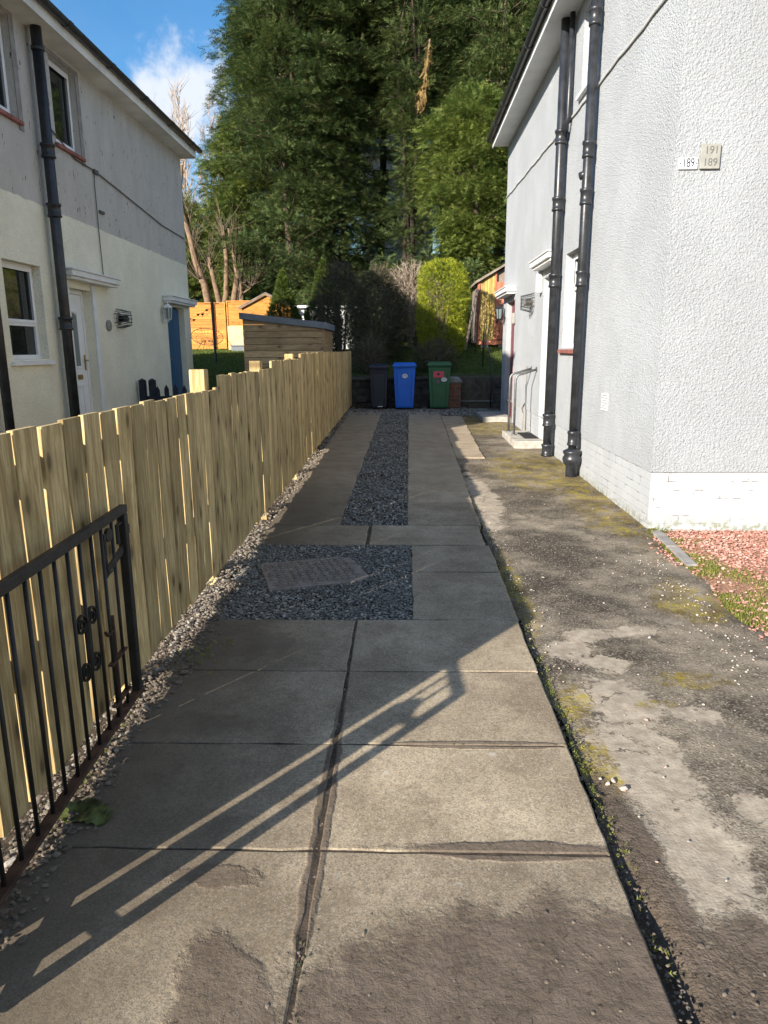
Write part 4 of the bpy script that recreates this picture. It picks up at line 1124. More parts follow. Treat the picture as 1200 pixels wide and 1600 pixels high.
c = MB(); c.box(XR - .06, XR - .002, 14.0, 14.07, 2.05, 2.25)
tag(c.build('key_box', M_conclow, None, bevel=.01), 'small grey box on the white wall beside the far door', 'key box')
# concrete doorstep and its two handrails
def step_slab(x0, x1, y0, y1, z0, z1):
    b_ = MB(); b_.box(x0, x1, y0, y1, z0, z1); return b_
tag(step_slab(1.66, XR + .008, 10.72, 12.15, -.05, .235).build('doorstep', M_concrete, None, bevel=.012, seg=2), 'low grey concrete doorstep under the white door, carrying two handrails', 'doorstep')
b_ = MB(); b_.box(1.86, 2.07, 11.0, 11.75, .237, .247)
tag(b_.build('doormat', M_rubber), 'flat dark mat lying on the concrete doorstep', 'doormat')
tag(step_slab(1.55, XR + .008, 14.2, 15.5, -.02, .27).build('doorstep', M_concrete, None, bevel=.012, seg=2), 'far concrete doorstep beneath the corner door with the dark lantern', 'doorstep')
def handrail(y, xo, label):
    t = thing('handrail', (xo, y, .235), label, 'handrail', None)
    p = MB(); pts = [(xo, y, .235), (xo, y, 1.10)]
    for k in range(1, 6): a = R(90 * k / 5); pts.append((xo + .10 * (1 - math.cos(a)), y, 1.10 + .10 * math.sin(a)))
    pts.append((XR - .005, y, 1.27))
    p.tube(pts, .019, 10); p.build('rail', M_galv, t, True)
    q = MB(); q.lathe((xo, y, .236), [(.045, 0), (.045, .008), (.022, .012)], 12); q.build('fixing_plate', M_galv, t); q = MB(); q.lathe((XR - .002, y, 1.27), [(.04, 0), (.04, -.01), (.02, -.012)], 12, 'X'); q.build('fixing_plate', M_galv, t)
handrail(11.55, 1.77, 'bent grey tube handrail on the near side of the concrete doorstep')
handrail(12.02, 1.75, 'bent grey tube handrail on the far side of the concrete doorstep')
c = MB(); c.tube([(XR - .02, 12.4, 1.30), (XR - .02, 12.42, .9), (XR - .02, 12.4, .2)], .008, 5); c.tube([(XR - .03, 12.55, .2), (XR - .03, 12.55, .5), (XR - .06, 12.5, .58), (XR - .05, 12.42, .62), (XR - .02, 12.42, .68)], .012, 6)
tag(c.build('gas_pipe', M_conclow), 'thin grey supply pipe rising up the white wall beside the doorstep', 'pipe')

# number plates on the front wall
RX = Matrix.Rotation(R(90), 3, 'X')
pl = thing('number_plate', (2.20, RY0, 2.99), 'small white house number plate reading 189', 'number plate')
b_ = MB(); b_.box(2.125, 2.272, RY0 - .016, RY0 - .004, 2.945, 3.032); b_.build('plate', M_platewhite, pl, bevel=.003)
text(pl, 'number', '189', .092, (2.199, RY0 - .0165, 2.989), RX, M_ink, .0012, .68, 0.0)
for xx in (2.137, 2.261):
    b_ = MB(); b_.lathe((xx, RY0 - .016, 2.988), [(.005, 0), (.004, -.003)], 8, 'Y'); b_.build('screw', M_dark, pl)
pl = thing('number_plate', (2.36, RY0, 3.03), 'larger beige plate with faded numbers 191 and 189', 'number plate')
b_ = MB(); b_.box(2.287, 2.437, RY0 - .024, RY0 - .004, 2.945, 3.125); b_.build('plate', M_platebeige, pl, bevel=.003)
text(pl, 'number', '191', .078, (2.368, RY0 - .0245, 3.077), RX, M_inkgrey, .001, .95)
text(pl, 'number', '189', .078, (2.362, RY0 - .0245, 2.990), RX, M_inkgrey, .001, .95)

# ================================================================== TIMBER FENCE
FX = -1.250
tf = thing('fence', (FX, 9.3, .1), 'new pale timber board fence stepping up along the driveway', 'fence')
panels = [(1.41, 4.86, 1.352), (4.86, 6.81, 1.430), (6.81, 8.72, 1.495), (8.72, 17.1, 1.555)]
for (a, b_, top) in panels:
    mb = MB(); Y = a
    while Y < b_ - .04:
        wd = min(rng.choice([.148, .150, .152, .145]), b_ - Y)
        x = FX + rng.normal(0, .0015)
        zt = top + rng.normal(0, .004) ; zb = G * Y + .088 + rng.normal(0, .008)
        ln = rng.normal(0, .0024); th = .0225
        # each board: 6 stations so that it can bow
        st = 5; o = len(mb.v); bow = rng.normal(0, .0022); bowx = rng.normal(0, .003)
        for k in range(st + 1):
            u = k / st; z = zb + (zt - zb) * u; dy = ln * (u - .5) * 2 + bow * math.sin(math.pi * u); dx = bowx * math.sin(math.pi * u)
            wv = rng.normal(0, .0012)
            for (px, py) in ((0, 0), (th, 0), (th, wd), (0, wd)):
                mb.v.append((x - th + px + dx, Y + py + dy + (wv if py else -wv), z))
        for k in range(st):
            for j in range(4):
                p = o + 4 * k + j; q = o + 4 * k + (j + 1) % 4; mb.f.append((p, q, q + 4, p + 4))
        mb.f.append((o, o + 1, o + 2, o + 3)[::-1]); mb.f.append(tuple(o + 4 * st + j for j in range(4)))
        Y += wd + min(.0225, max(.012, rng.normal(.0180, .0026)))
    mb.build('board_panel', M_fence, tf, bevel=.002)
for zf in (.60, 1.20):
    for (a, b_, top) in panels:
        r_ = MB(); z = zf if zf < 1 else top - .145
        r_.box(FX - .062, FX - .024, a, b_ - .004, z - .045, z + .045); r_.build('rail', M_rail, tf)
for (py, top) in ((1.50, 1.25), (3.1, 1.28), (4.76, 1.475), (6.62, 1.50), (8.58, 1.55), (10.6, 1.48), (12.6, 1.48), (14.6, 1.48), (16.6, 1.48)):
    p = MB(); p.box(FX - .165, FX - .064, py - .05, py + .05, -.3, top); p.build('post', M_fence, tf, bevel=.004)

# ================================================================== GATE
gx = -1.185
gt = thing('gate', (-1.12, 1.255, .12), 'black wrought iron gate folded open against the timber fence', 'gate')
def gp(y, z): return (gx + (2.88 - y) * .040, y, z)         # the gate stands a little off the fence at its hinge
f = MB()
f.bar(gp(1.238, .938), gp(2.895, .952), .032, .034); f.build('top_rail', M_iron, gt, bevel=.003)
f = MB(); f.bar(gp(1.238, .105), gp(2.895, .130), .042, .014); f.build('bottom_rail', M_rust, gt, bevel=.002)
for yy in (1.255, 2.868):
    f = MB(); f.bar(gp(yy, .11), gp(yy, .935), .036, .036, (0, 1, 0)); f.build('stile', M_iron, gt, bevel=.003)
for yy in (1.395, 1.487, 1.592, 1.70, 1.805, 1.912, 2.018, 2.118, 2.22, 2.322, 2.424, 2.53, 2.63, 2.742):
    f = MB(); f.tube([gp(yy, .115), gp(yy, .935)], .0072, 8); f.build('bar', M_iron, gt, True)
def scroll(y, z, r0, sgn, up):
    f = MB(); pts = []
    for k in range(26):
        a = k / 25 * 3.6 * math.pi; r_ = r0 * (1 - .78 * k / 25)
        pts.append(gp(y + sgn * (r0 - r_ * math.cos(a)) , z + up * r_ * math.sin(a)))
    for p, q in zip(pts[:-1], pts[1:]): f.bar(p, q, .0045, .013, (1, 0, 0))
    f.build('scroll', M_iron, gt)
for (zc, up) in ((.632, 1), (.455, -1)):
    scroll(2.424 + .006, zc, .042, 1, up); scroll(2.424 - .006, zc, .042, -1, up)
f = MB(); f.tube([gp(2.424, .46), gp(2.424, .63)], .014, 8); f.build('collar', M_iron, gt)
f = MB()  # latch
f.bar(gp(2.64, .74), gp(2.88, .80), .008, .035); f.tube([gp(2.655, .90), gp(2.645, .80), gp(2.66, .74), gp(2.70, .74)], .010, 6)
f.lathe(gp(2.70, .885), [(.028, -.006), (.028, .006)], 14, 'X'); f.tube([gp(2.80, .82), gp(2.80, .90), gp(2.86, .905)], .008, 6); f.box(gx - .02, gx + .01, 2.885, 2.915, .84, .88)
f.build('latch', M_iron, gt)
f = MB(); f.tube([gp(2.66, .10), gp(2.66, .56)], .009, 8)
for zz in (.19, .37): f.bar(gp(2.60, zz), gp(2.77, zz + .006), .022, .008)
f.tube([gp(2.66, .5), gp(2.60, .5), gp(2.58, .52)], .007, 6); f.build('drop_bolt', M_rust, gt)
# hinge post that carries it, just out of view
hp = MB(); hp.box(-1.255, -1.175, 1.278, 1.362, -.2, .84); hp.lathe((-1.215, 1.32, .84), [(.042, 0), (.042, .02), (.015, .04)], 10)
tag(hp.build('gate_post', M_iron), 'black square iron post carrying the hinges of the gate', 'gate post')
for zz in (.22, .80):
    hg = MB(); hg.bar((-1.19, 1.31, zz), gp(1.262, zz), .02, .03); hg.build('hinge', M_iron, gt)

# ================================================================== INSPECTION COVER
cv = thing('inspection_cover', (-.65, 4.77, .06), 'brown chequer plate inspection cover set askew in the grey gravel', 'manhole cover')
b_ = MB(); cp = [(-1.06, 4.97), (-.885, 4.40), (-.30, 4.60), (-.245, 4.70), (-.40, 5.13), (-.50, 5.16)]
zc = G * 4.8 + .004
b_.prism([(a, c, zc - .05) for a, c in cp], (0, 0, .05)); b_.build('plate', M_cover, cv, bevel=.004)
b_ = MB(); ang = math.atan2(.20, .585)
for i in range(12):
    for j in range(11):
        u = (i + .5) / 12 * .62 - .31; v = (j + .5) / 11 * .56 - .28
        px = -.655 + u * math.cos(ang) - v * math.sin(ang); py = 4.775 + u * math.sin(ang) + v * math.cos(ang)
        # keep inside the outline
        ins = True
        for (p, q) in zip(cp, cp[1:] + cp[:1]):
            if ((q[0] - p[0]) * (py - p[1]) - (q[1] - p[1]) * (px - p[0])) / math.hypot(q[0] - p[0], q[1] - p[1]) < .028: ins = False
        if ins: b_.obox((px, py, zc + .004), .036, .020, .008, ang + (0 if (i + j) % 2 else R(90)))
b_.build('tread_pattern', M_cover, cv, bevel=.002)

# green scrap of sheet by the gate foot
s = MB(); nu, nv = 22, 8
for side in (0, 1):
    for i in range(nu + 1):
        for j in range(nv + 1):
            u, v = i / nu, j / nv; hw = .038 * (1 - .55 * abs(2 * u - 1) ** 3) + .006 * math.sin(u * 31) * (v - .5)
            s.v.append((-1.215 + .205 * u + .03 * (v - .5), 2.115 + .02 * math.sin(u * 4) + (v - .5) * 2 * hw + .005 * math.sin(u * 47), G * 2.1 + .010 + .030 * v ** 3 + .006 * math.sin(u * 11 + v * 2) - side * .0025))
N = (nu + 1) * (nv + 1)
for side in (0, 1):
    for i in range(nu):
        for j in range(nv):
            a = side * N + i * (nv + 1) + j; q = (a, a + 1, a + nv + 2, a + nv + 1); s.f.append(q if side == 0 else q[::-1])
tag(s.build('plastic_scrap', M_scrap, None, True), 'torn dark green plastic scrap with an upturned edge lying on soil at the gate foot', 'scrap')
# four pale pebbles on the tarmac
for i, (x, y, r_, lb) in enumerate(((.79, 2.415, .017, 'largest'), (.765, 2.40, .013, 'x'), (.815, 2.365, .016, 'x'), (.745, 2.43, .010, 'x'))):
    P = np.array([(x, y, path_z(x, y) + r_ * .4)]); o = stones('pebble', P, r_, M_chip, .7)
    tag(o, 'pale pebble in the loose cluster of four lying on the bare tarmac patch', 'pebble', 'four pebbles on the tarmac')

# ================================================================== BINS
def bin_(x, y, w_, label, mat, lidmat, h=1.03, turn=0.0):
    z0 = G * y + .02
    t = thing('wheelie_bin', (x, y, z0), label, 'wheelie bin', 'wheelie bins in front of the garden wall')
    b_ = MB(); hb = h - .09; d = .62
    def ring(z, s, dd): return [(x - s / 2, y, z), (x + s / 2, y, z), (x + s / 2, y + dd, z), (x - s / 2, y + dd, z)]
    wb = w_ * .80
    # tapered tub
    o = 0
    lv = [(0.02, wb * .97, .46, .05), (.06, wb, .48, .04), (.80, w_ * .94, .55, .01), (hb - .04, w_ * .96, .57, 0), (hb, w_ * 1.0, .60, -.012)]
    for (zz, ww, dd, off) in lv:
        b_.v += [(x - ww / 2, y + off, z0 + zz), (x + ww / 2, y + off, z0 + zz), (x + ww / 2, y + off + dd, z0 + zz), (x - ww / 2, y + off + dd, z0 + zz)]
    for k in range(len(lv) - 1):
        for j in range(4): p = 4 * k + j; q = 4 * k + (j + 1) % 4; b_.f.append((p, q, q + 4, p + 4))
    b_.f.append((3, 2, 1, 0)); k = 4 * (len(lv) - 1); b_.f.append((k, k + 1, k + 2, k + 3))
    # moulded ribs on the front
    for sx in (-1, 1): b_.bar((x + sx * wb * .34, y + .04, z0 + .08), (x + sx * w_ * .33, y + .004, z0 + .82), .018, .018, (0, 1, 0))
    body = b_.build('tub', mat, t, bevel=.018, seg=2)
    l = MB()
    l.box(x - w_ * .53, x + w_ * .53, y - .045, y + .60, z0 + hb + .002, z0 + hb + .045)
    l.prism([(x - w_ * .50, y - .02, z0 + hb + .044), (x + w_ * .50, y - .02, z0 + hb + .044), (x + w_ * .46, y + .10, z0 + h), (x - w_ * .46, y + .10, z0 + h)], (0, .45, 0))
    lid = l.build('lid', lidmat, t, bevel=.012, seg=2)
    hd = MB(); hd.tube([(x - w_ * .4, y + .66, z0 + hb - .02), (x + w_ * .4, y + .66, z0 + hb - .02)], .016, 8)
    for sx in (-1, 1): hd.tube([(x + sx * w_ * .4, y + .57, z0 + hb - .03), (x + sx * w_ * .4, y + .67, z0 + hb - .02)], .015, 8)
    hd.build('handle', mat, t)
    for sx in (-1, 1):
        wl = MB(); wl.lathe((x + sx * (wb / 2 + .005), y + .52, z0 + .10 - .02), [(.04, -.025), (.098, -.022), (.10, -.015), (.10, .015), (.098, .022), (.04, .025)], 18, 'X')
        whl = wl.build('wheel', M_rubber, t, True)
    return t, z0
def sticker(t, x, y, z, rx, rz, mat, txt=None):
    s = MB(); s.prism([(x + rx * math.cos(k * math.pi / 12), y, z + rz * math.sin(k * math.pi / 12)) for k in range(24)], (0, -.003, 0)); o = s.build('sticker', mat, t)
    if txt: text(o, 'number', txt, rz * 1.35, (x, y - .0035, z), RX, M_ink, .0008)
    return o
t, z0 = bin_(-.59, 16.55, .43, 'black wheelie bin nearest the timber fence', M_binblack, M_binblack, 1.02)
b_ = MB(); b_.box(-.62, -.50, 16.555, 16.575, z0 + .05, z0 + .065); b_.build('reflective_strip', M_stick, t)
t, z0 = bin_(.00, 16.55, .52, 'bright blue wheelie bin with one oval number sticker', M_binblue, M_binblue, 1.045)
sticker(t, .01, 16.548, z0 + .75, .062, .050, M_stick, '191')
t, z0 = bin_(.80, 16.55, .53, 'green wheelie bin with red notice and pale stickers', M_bingreen, M_bingreen, 1.06)
b_ = MB(); b_.box(.80 - .14, .80 + .10, 16.543, 16.547, z0 + .71, z0 + .85); b_.build('red_notice', M_stickred, t)
b_ = MB(); b_.obox((.775, 16.5415, z0 + .79), .05, .002, .05, Matrix.Rotation(R(45), 3, 'Y')); b_.build('notice_symbol', M_ink, t)
sticker(t, .77, 16.543, z0 + .62, .050, .050, M_inkgrey)
sticker(t, .905, 16.543, z0 + .665, .066, .046, M_stick, '191')

# ================================================================== GARDEN WALL, PIER, STEPS
gw = thing('garden_wall', (0, 17.3, .2), 'dark stone retaining wall behind the wheelie bins', 'wall')
mb = MB()
for r_ in range(4):
    z = .18 + r_ * .17; xx = -1.3
    while xx < 1.12:
        L = min(rng.uniform(.25, .5), 1.125 - xx); mb.box(xx + .006, xx + L - .006, 17.16 + rng.normal(0, .012), 17.42, z + .006, z + .165); xx += L
mb.box(-1.3, 1.12, 17.2, 17.41, .1, .85); mb.build('stonework', M_darkstone, gw, bevel=.014)
mb = MB(); mb.box(-1.3, 1.10, 17.12, 17.46, .862, .93); mb.build('coping', M_darkstone, gw, bevel=.015)
mb = MB()
for r_ in range(4): mb.box(2.13, 2.9, 17.16, 17.42, .18 + r_ * .17, .34 + r_ * .17)
mb.build('stonework', M_darkstone, gw, bevel=.014)
bp = thing('brick_pier', (1.18, 17.2, .2), 'short red brick pier with rounded cap beside the green bin', 'pier')
mb = MB(); mb.box(1.03, 1.33, 17.02, 17.32, .1, .80); mb.build('brickwork', M_brick, bp, bevel=.006)
mb = MB(); mb.box(1.00, 1.36, 16.99, 17.35, .802, .88); mb.prism([(1.02, 17.01, .88), (1.34, 17.01, .88), (1.27, 17.06, .95), (1.09, 17.06, .95)], (0, .3, 0)); mb.build('cap', M_conclow, bp, bevel=.02)
st = thing('garden_steps', (1.7, 17.6, .2), 'dark stone steps climbing to the lawn beside the brick pier', 'steps')
for k in range(4):
    mb = MB(); mb.box(1.335, 2.12, 17.2 + k * .30, 17.55 + k * .30, .05, .36 + k * .17); mb.build('step', M_darkstone, st, bevel=.015)
    mb = MB(); mb.box(1.34, 2.115, 17.17 + k * .30, 17.26 + k * .30, .362 + k * .17, .385 + k * .17); mb.build('nosing', M_conclow, st, bevel=.005)
def post_rail(pts, label):
    p = MB(); p.tube(pts, .016, 8); return tag(p.build('step_rail', M_black, None, True), label, 'handrail')
post_rail([(2.03, 17.0, .23), (2.03, 17.0, 1.22), (2.0, 17.8, 1.75), (1.98, 18.4, 2.0), (1.98, 18.4, 1.0)], 'black tubular handrail running up beside the dark stone steps')

# ================================================================== LEFT GARDEN
# picket gate across the side passage
pk = thing('picket_fence', (-4.2, 12.25, .3), 'navy picket fence with pointed pales between house and timber fence', 'fence')
for k in range(12):
    xx = -4.28 + k * .155; zt = 1.00 + .03 * math.sin(k * .9)
    p = MB(); p.prism([(xx, 12.25, .2), (xx + .075, 12.25, .2), (xx + .075, 12.25, zt - .07), (xx + .0375, 12.25, zt), (xx, 12.25, zt - .07)], (0, .02, 0)); p.build('pale', M_picket, pk)
for zz in (.45, .80):
    p = MB(); p.box(-4.5, -2.4, 12.272, 12.31, zz - .03, zz + .03); p.build('rail', M_picket, pk)
for xx in (-4.55, -4.38):
    p = MB(); p.box(xx, xx + .10, 12.22, 12.32, .1, 1.08); p.lathe((xx + .05, 12.27, 1.08), [(.065, 0), (.065, .02), (.01, .05)], 4); p.build('post', M_picket, pk)

# timber store with sloping grey roof
so = thing('timber_store', (-2.6, 16.5, .8), 'low timber clad store with sloping grey roof behind the fence', 'shed')
x0, x1, ya, yb = -3.46, -1.74, 15.62, 17.4
mb = MB()
for k in range(13):
    z = .62 + k * .137
    zt0 = min(z + .133, 2.24); 
    if z > 2.2: break
    zr = 2.24 - .22 * 1.0
    if z + .133 <= 2.02: mb.box(x0, x1, ya + rng.normal(0, .002), ya + .022, z, z + .128)
    else:
        xe = x0 + (x1 - x0) * (2.24 - (z)) / .22 if z > 2.02 else x1
        xe2 = x0 + (x1 - x0) * (2.24 - (z + .133)) / .22
        xe2 = max(x0 + .01, min(x1, xe2)); xe = max(x0 + .02, min(x1, xe))
        mb.prism([(x0, ya, z), (xe, ya, z), (xe if z <= 2.02 else xe2, ya, max(z + .01, 2.24 - .22 * ((xe if z <= 2.02 else xe2) - x0) / (x1 - x0))), (xe2, ya, min(z + .133, 2.24)), (x0, ya, min(z + .133, 2.24))], (0, .022, 0))
mb.build('front_cladding', M_store, so)
mb = MB(); mb.box(x0 + .02, x1 - .04, ya + .024, ya + .05, .62, 2.0); mb.build('backing', M_dark, so)
mb = MB()
for k in range(11):
    z = .62 + k * .137
    if z + .133 < 2.06: mb.box(x1 + .002, x1 + .024, ya + .03, yb, z, min(z + .133, 2.04))
mb.box(x1 - .03, x1, ya + .06, yb, .62, 2.02)
mb.box(x1 + .0, x1 + .03, ya - .004, ya + .028, .62, 2.03)
mb.build('side_cladding', M_storey, so)
mb = MB(); e = .06
mb.prism([(x0 - e, ya - .06, 2.24), (x1 + e + .02, ya - .06, 2.02), (x1 + e + .02, ya - .06, 2.155), (x0 - e, ya - .06, 2.375)], (0, yb - ya + .12, 0))
mb.build('roof', M_felt, so, bevel=.006)
mb = MB(); mb.box(-2.62, -2.50, ya - .006, ya - .002, 1.24, 1.31); mb.build('vent_slot', M_dark, so)

# orange fence panels at the end of the garden
def lap_panel(xa, xb, y, z0, z1, label, mat):
    t = thing('lap_fence', ((xa + xb) / 2, y, z0), label, 'fence', 'orange lap fence panels at the end of the garden')
    mb = MB(); k = 0; z = z0
    while z < z1 - .03:
        o = .010 * (k % 1); mb.prism([(xa, y, z), (xa, y - .018, z), (xa, y - .006, min(z + .105, z1)), (xa, y, min(z + .105, z1))], (xb - xa, 0, 0)); z += .10; k += 1
    mb.build('boards', mat, t)
    mb = MB()
    for xx in (xa, xb - .04): mb.box(xx, xx + .04, y - .04, y - .019, z0, z1)
    mb.box(xa, xb, y - .03, y + .02, z1 + .002, z1 + .03); mb.build('frame', mat, t)
    return t
for i, (xa, xb, y, zt) in enumerate(((-9.9, -8.1, 27.0, 3.25), (-8.05, -7.08, 27.0, 3.27), (-7.04, -6.62, 27.1, 3.27), (-6.55, -5.2, 27.0, 3.33))):
    lap_panel(xa, xb, y, 1.62, zt, ('orange lap fence panel hidden behind the cream house', 'orange lap fence panel behind the wire garden chair', 'narrow orange lap panel beside the washing pole', 'orange lap fence panel next to the gabled shed')[i], M_orange)
# orange shed
sh = thing('garden_shed', (-4.9, 26, 1.62), 'orange stained shed with gabled roof beyond the timber store', 'shed')
sx0, sx1, sy = -5.54, -3.86, 25.0
zap = 3.42; ze = 3.02; xm = (sx0 + sx1) / 2 - .42 + .42
mb = MB(); z = 1.62
while z < zap - .02:
    zt = min(z + .115, zap)
    def span(zz): u = 0 if zz <= ze else (zz - ze) / (zap - ze); return sx0 + (xm - sx0) * u, sx1 + (xm - sx1) * u
    a0, a1 = span(z); c0, c1 = span(zt)
    mb.prism([(a0, sy, z), (a1, sy, z), (c1, sy, zt), (c0, sy, zt)], (0, -.016, 0)); z += .118
mb.build('gable_boards', M_orange, sh)
mb = MB(); mb.box(sx0 + .01, sx1 - .01, sy + .003, sy + 2.2, 1.62, ze - .01); mb.build('walls', M_orange, sh)
for (xa, xb) in ((sx0 - .10, xm), (sx1 + .10, xm)):
    mb = MB(); zl = ze - .05
    mb.prism([(xa, sy - .08, zl), (xb, sy - .08, zap + .02), (xb, sy - .08, zap + .075), (xa, sy - .08, zl + .055)], (0, 2.35, 0)); mb.build('roof_slope', M_felt, sh)
    mb = MB(); mb.prism([(xa, sy - .10, zl - .05), (xb, sy - .10, zap - .03), (xb, sy - .10, zap + .06), (xa, sy - .10, zl + .04)], (0, .018, 0)); mb.build('barge_board', M_barkp, sh)
# planter box, dark tray, wire chair, pole, bird string
mb = MB(); mb.box(-6.28, -5.70, 25.9, 26.4, 1.6, 2.42); mb.box(-6.24, -5.74, 25.94, 26.36, 2.42, 2.44)
tag(mb.build('planter_box', M_ply, None, bevel=.01), 'pale square planter box standing on the lawn by the orange fence', 'planter')
mb = MB(); mb.box(-5.98, -5.42, 25.0, 25.5, 1.55, 1.72); mb.box(-6.0, -5.40, 24.98, 25.52, 1.72, 1.76)
tag(mb.build('grow_tray', M_felt, None, bevel=.01), 'flat dark tray on the lawn in front of the pale planter', 'tray')
ch = thing('garden_chair', (-7.1, 25.6, 1.55), 'round black wire garden chair on the lawn by the orange fence', 'chair')
mb = MB(); cc = Vector((-6.95, 25.6, 2.06)); tilt = Matrix.Rotation(R(38), 3, 'X') @ Matrix.Rotation(R(-18), 3, 'Y')
tilt = Matrix.Rotation(R(14), 3, 'Y') @ Matrix.Rotation(R(30), 3, 'X')
for rr, dz in ((.55, 0), (.38, -.10), (.20, -.16)):
    mb.tube([cc + tilt @ Vector((rr * math.cos(k * math.pi / 12), rr * math.sin(k * math.pi / 12), dz)) for k in range(25)], .012 if rr > .5 else .006, 6, False)
for k in range(24):
    a = k * math.pi / 12; mb.tube([cc + tilt @ Vector((.55 * math.cos(a), .55 * math.sin(a), 0)), cc + tilt @ Vector((.38 * math.cos(a), .38 * math.sin(a), -.10)), cc + tilt @ Vector((.05 * math.cos(a), .05 * math.sin(a), -.18))], .005, 4)
mb.build('seat', M_black, ch)
for (ax, ay) in ((-.35, -.3), (.35, -.3), (-.3, .35), (.3, .35)):
    mb = MB(); mb.tube([cc + Vector((ax * .4, ay * .4, -.16)), cc + Vector((ax, ay, -.52))], .010, 6); mb.build('leg', M_black, ch)
wp = thing('washing_pole', (-5.24, 20, 1.2), 'slim black washing pole standing on the shaded lawn', 'pole')
mb = MB(); mb.tube([(-5.22, 20, 1.0), (-5.25, 20, 2.86)], .036, 8); mb.build('pole', M_black, wp)
mb = MB(); mb.tube([(-5.45, 20, 2.83), (-5.05, 20, 2.83)], .012, 6); mb.build('crossbar', M_black, wp)
bs = thing('bird_garland', (-6.0, 20.05, 2.5), 'string of small dark bird shapes hung from the washing pole', 'garland')
mb = MB(); mb.tube([(-5.27, 20.0, 2.72), (-5.9, 20.1, 2.42), (-6.9, 20.2, 2.40)], .004, 4); mb.build('string', M_wire, bs)
for k in range(9):
    u = k / 9; xx = -5.38 - 1.15 * u; zz = 2.64 - .30 * math.sin(min(1, u * 1.4) * 1.5) + rng.normal(0, .03); yy = 20.03 + .12 * u
    mb = MB(); mb.add([(xx, yy, zz), (xx - .05, yy - .005, zz + .03), (xx - .02, yy + .005, zz - .03), (xx + .035, yy, zz + .035), (xx - .08, yy + .02, zz)], [(0, 1, 4), (0, 4, 2), (0, 3, 1), (2, 3, 0)]); mb.build('bird', M_black, bs)
# white shed with glazing
ws = thing('summer_house', (-2.9, 25.8, 1.6), 'small white panelled summer house behind the dwarf conifers', 'shed')
mb = MB(); mb.box(-3.75, -1.75, 25.4, 27.0, 1.6, 2.98)
for k in range(9): mb.box(-3.75 + k * .235, -3.70 + k * .235, 25.37, 25.398, 1.6, 2.95)
mb.build('wall', M_whitep, ws, bevel=.006)
mb = MB(); mb.prism([(-3.9, 25.25, 2.99), (-1.6, 25.25, 2.99), (-1.6, 25.25, 3.04), (-3.9, 25.25, 3.08)], (0, 1.9, 0)); mb.build('roof', M_whitep, ws)
for xa in (-3.47, -3.0):
    mb = MB(); mb.box(xa, xa + .19, 25.385, 25.396, 2.2, 2.9); mb.build('pane', M_glass, ws)

# ================================================================== RIGHT GARDEN SHED
rs = thing('garden_shed', (2.9, 21.5, 1.65), 'narrow shed with yellow boards and red door at the lawn edge', 'shed')
mb = MB(); k = 0; xx = 2.14
while xx < 2.55:
    zt = 3.40 + (xx - 2.1) * .60; mb.prism([(xx, 21.0, 1.82), (xx + .058, 21.0, 1.82), (xx + .058, 21.0, zt + .03), (xx, 21.0, zt)], (0, .025 + .012 * (k % 2), 0)); xx += .066; k += 1
mb.build('yellow_boards', M_yelwood, rs)
mb = MB()
xx = 2.60
while xx < 3.25:
    mb.box(xx, xx + .115, 20.985, 21.02, 1.84, 3.42); xx += .12
dr = mb.build('door', M_redwood, rs, bevel=.004)
mb = MB(); mb.tube([(2.63, 20.98, 2.58), (2.63, 20.93, 2.58), (2.56, 20.93, 2.58)], .012, 6); mb.box(2.61, 2.65, 20.97, 20.984, 2.3, 2.62); mb.build('handle', M_black, dr)
mb = MB(); mb.box(2.06, 2.136, 20.97, 21.05, 1.72, 3.42); mb.box(2.552, 2.597, 20.98, 21.04, 1.82, 3.66); mb.box(2.06, 3.5, 20.965, 21.05, 1.70, 1.815); mb.build('frame', M_redwood, rs)
mb = MB(); mb.box(2.09, 3.9, 21.06, 23.0, 1.76, 3.38); mb.prism([(2.09, 21.06, 3.38), (3.9, 21.06, 3.38), (3.9, 21.06, 4.4)], (0, 1.9, 0)); mb.build('walls', M_oldwood, rs)
mb = MB(); mb.prism([(1.98, 20.90, 3.36), (3.95, 20.90, 4.50), (3.95, 20.90, 4.56), (1.98, 20.90, 3.43)], (0, 2.2, 0)); mb.build('roof', M_oldwood, rs)
mb = MB()
for xx in (2.2, 2.7, 3.2): mb.box(xx, xx + .2, 21.0, 21.3, 1.5, 1.698)
mb.build('footing', M_conclow, rs)
mb = MB(); mb.bar((1.70, 20.6, 1.55), (2.05, 20.9, 3.2), .10, .025); tag(mb.build('plank', M_oldwood), 'weathered plank leaning against the red and yellow shed', 'plank')

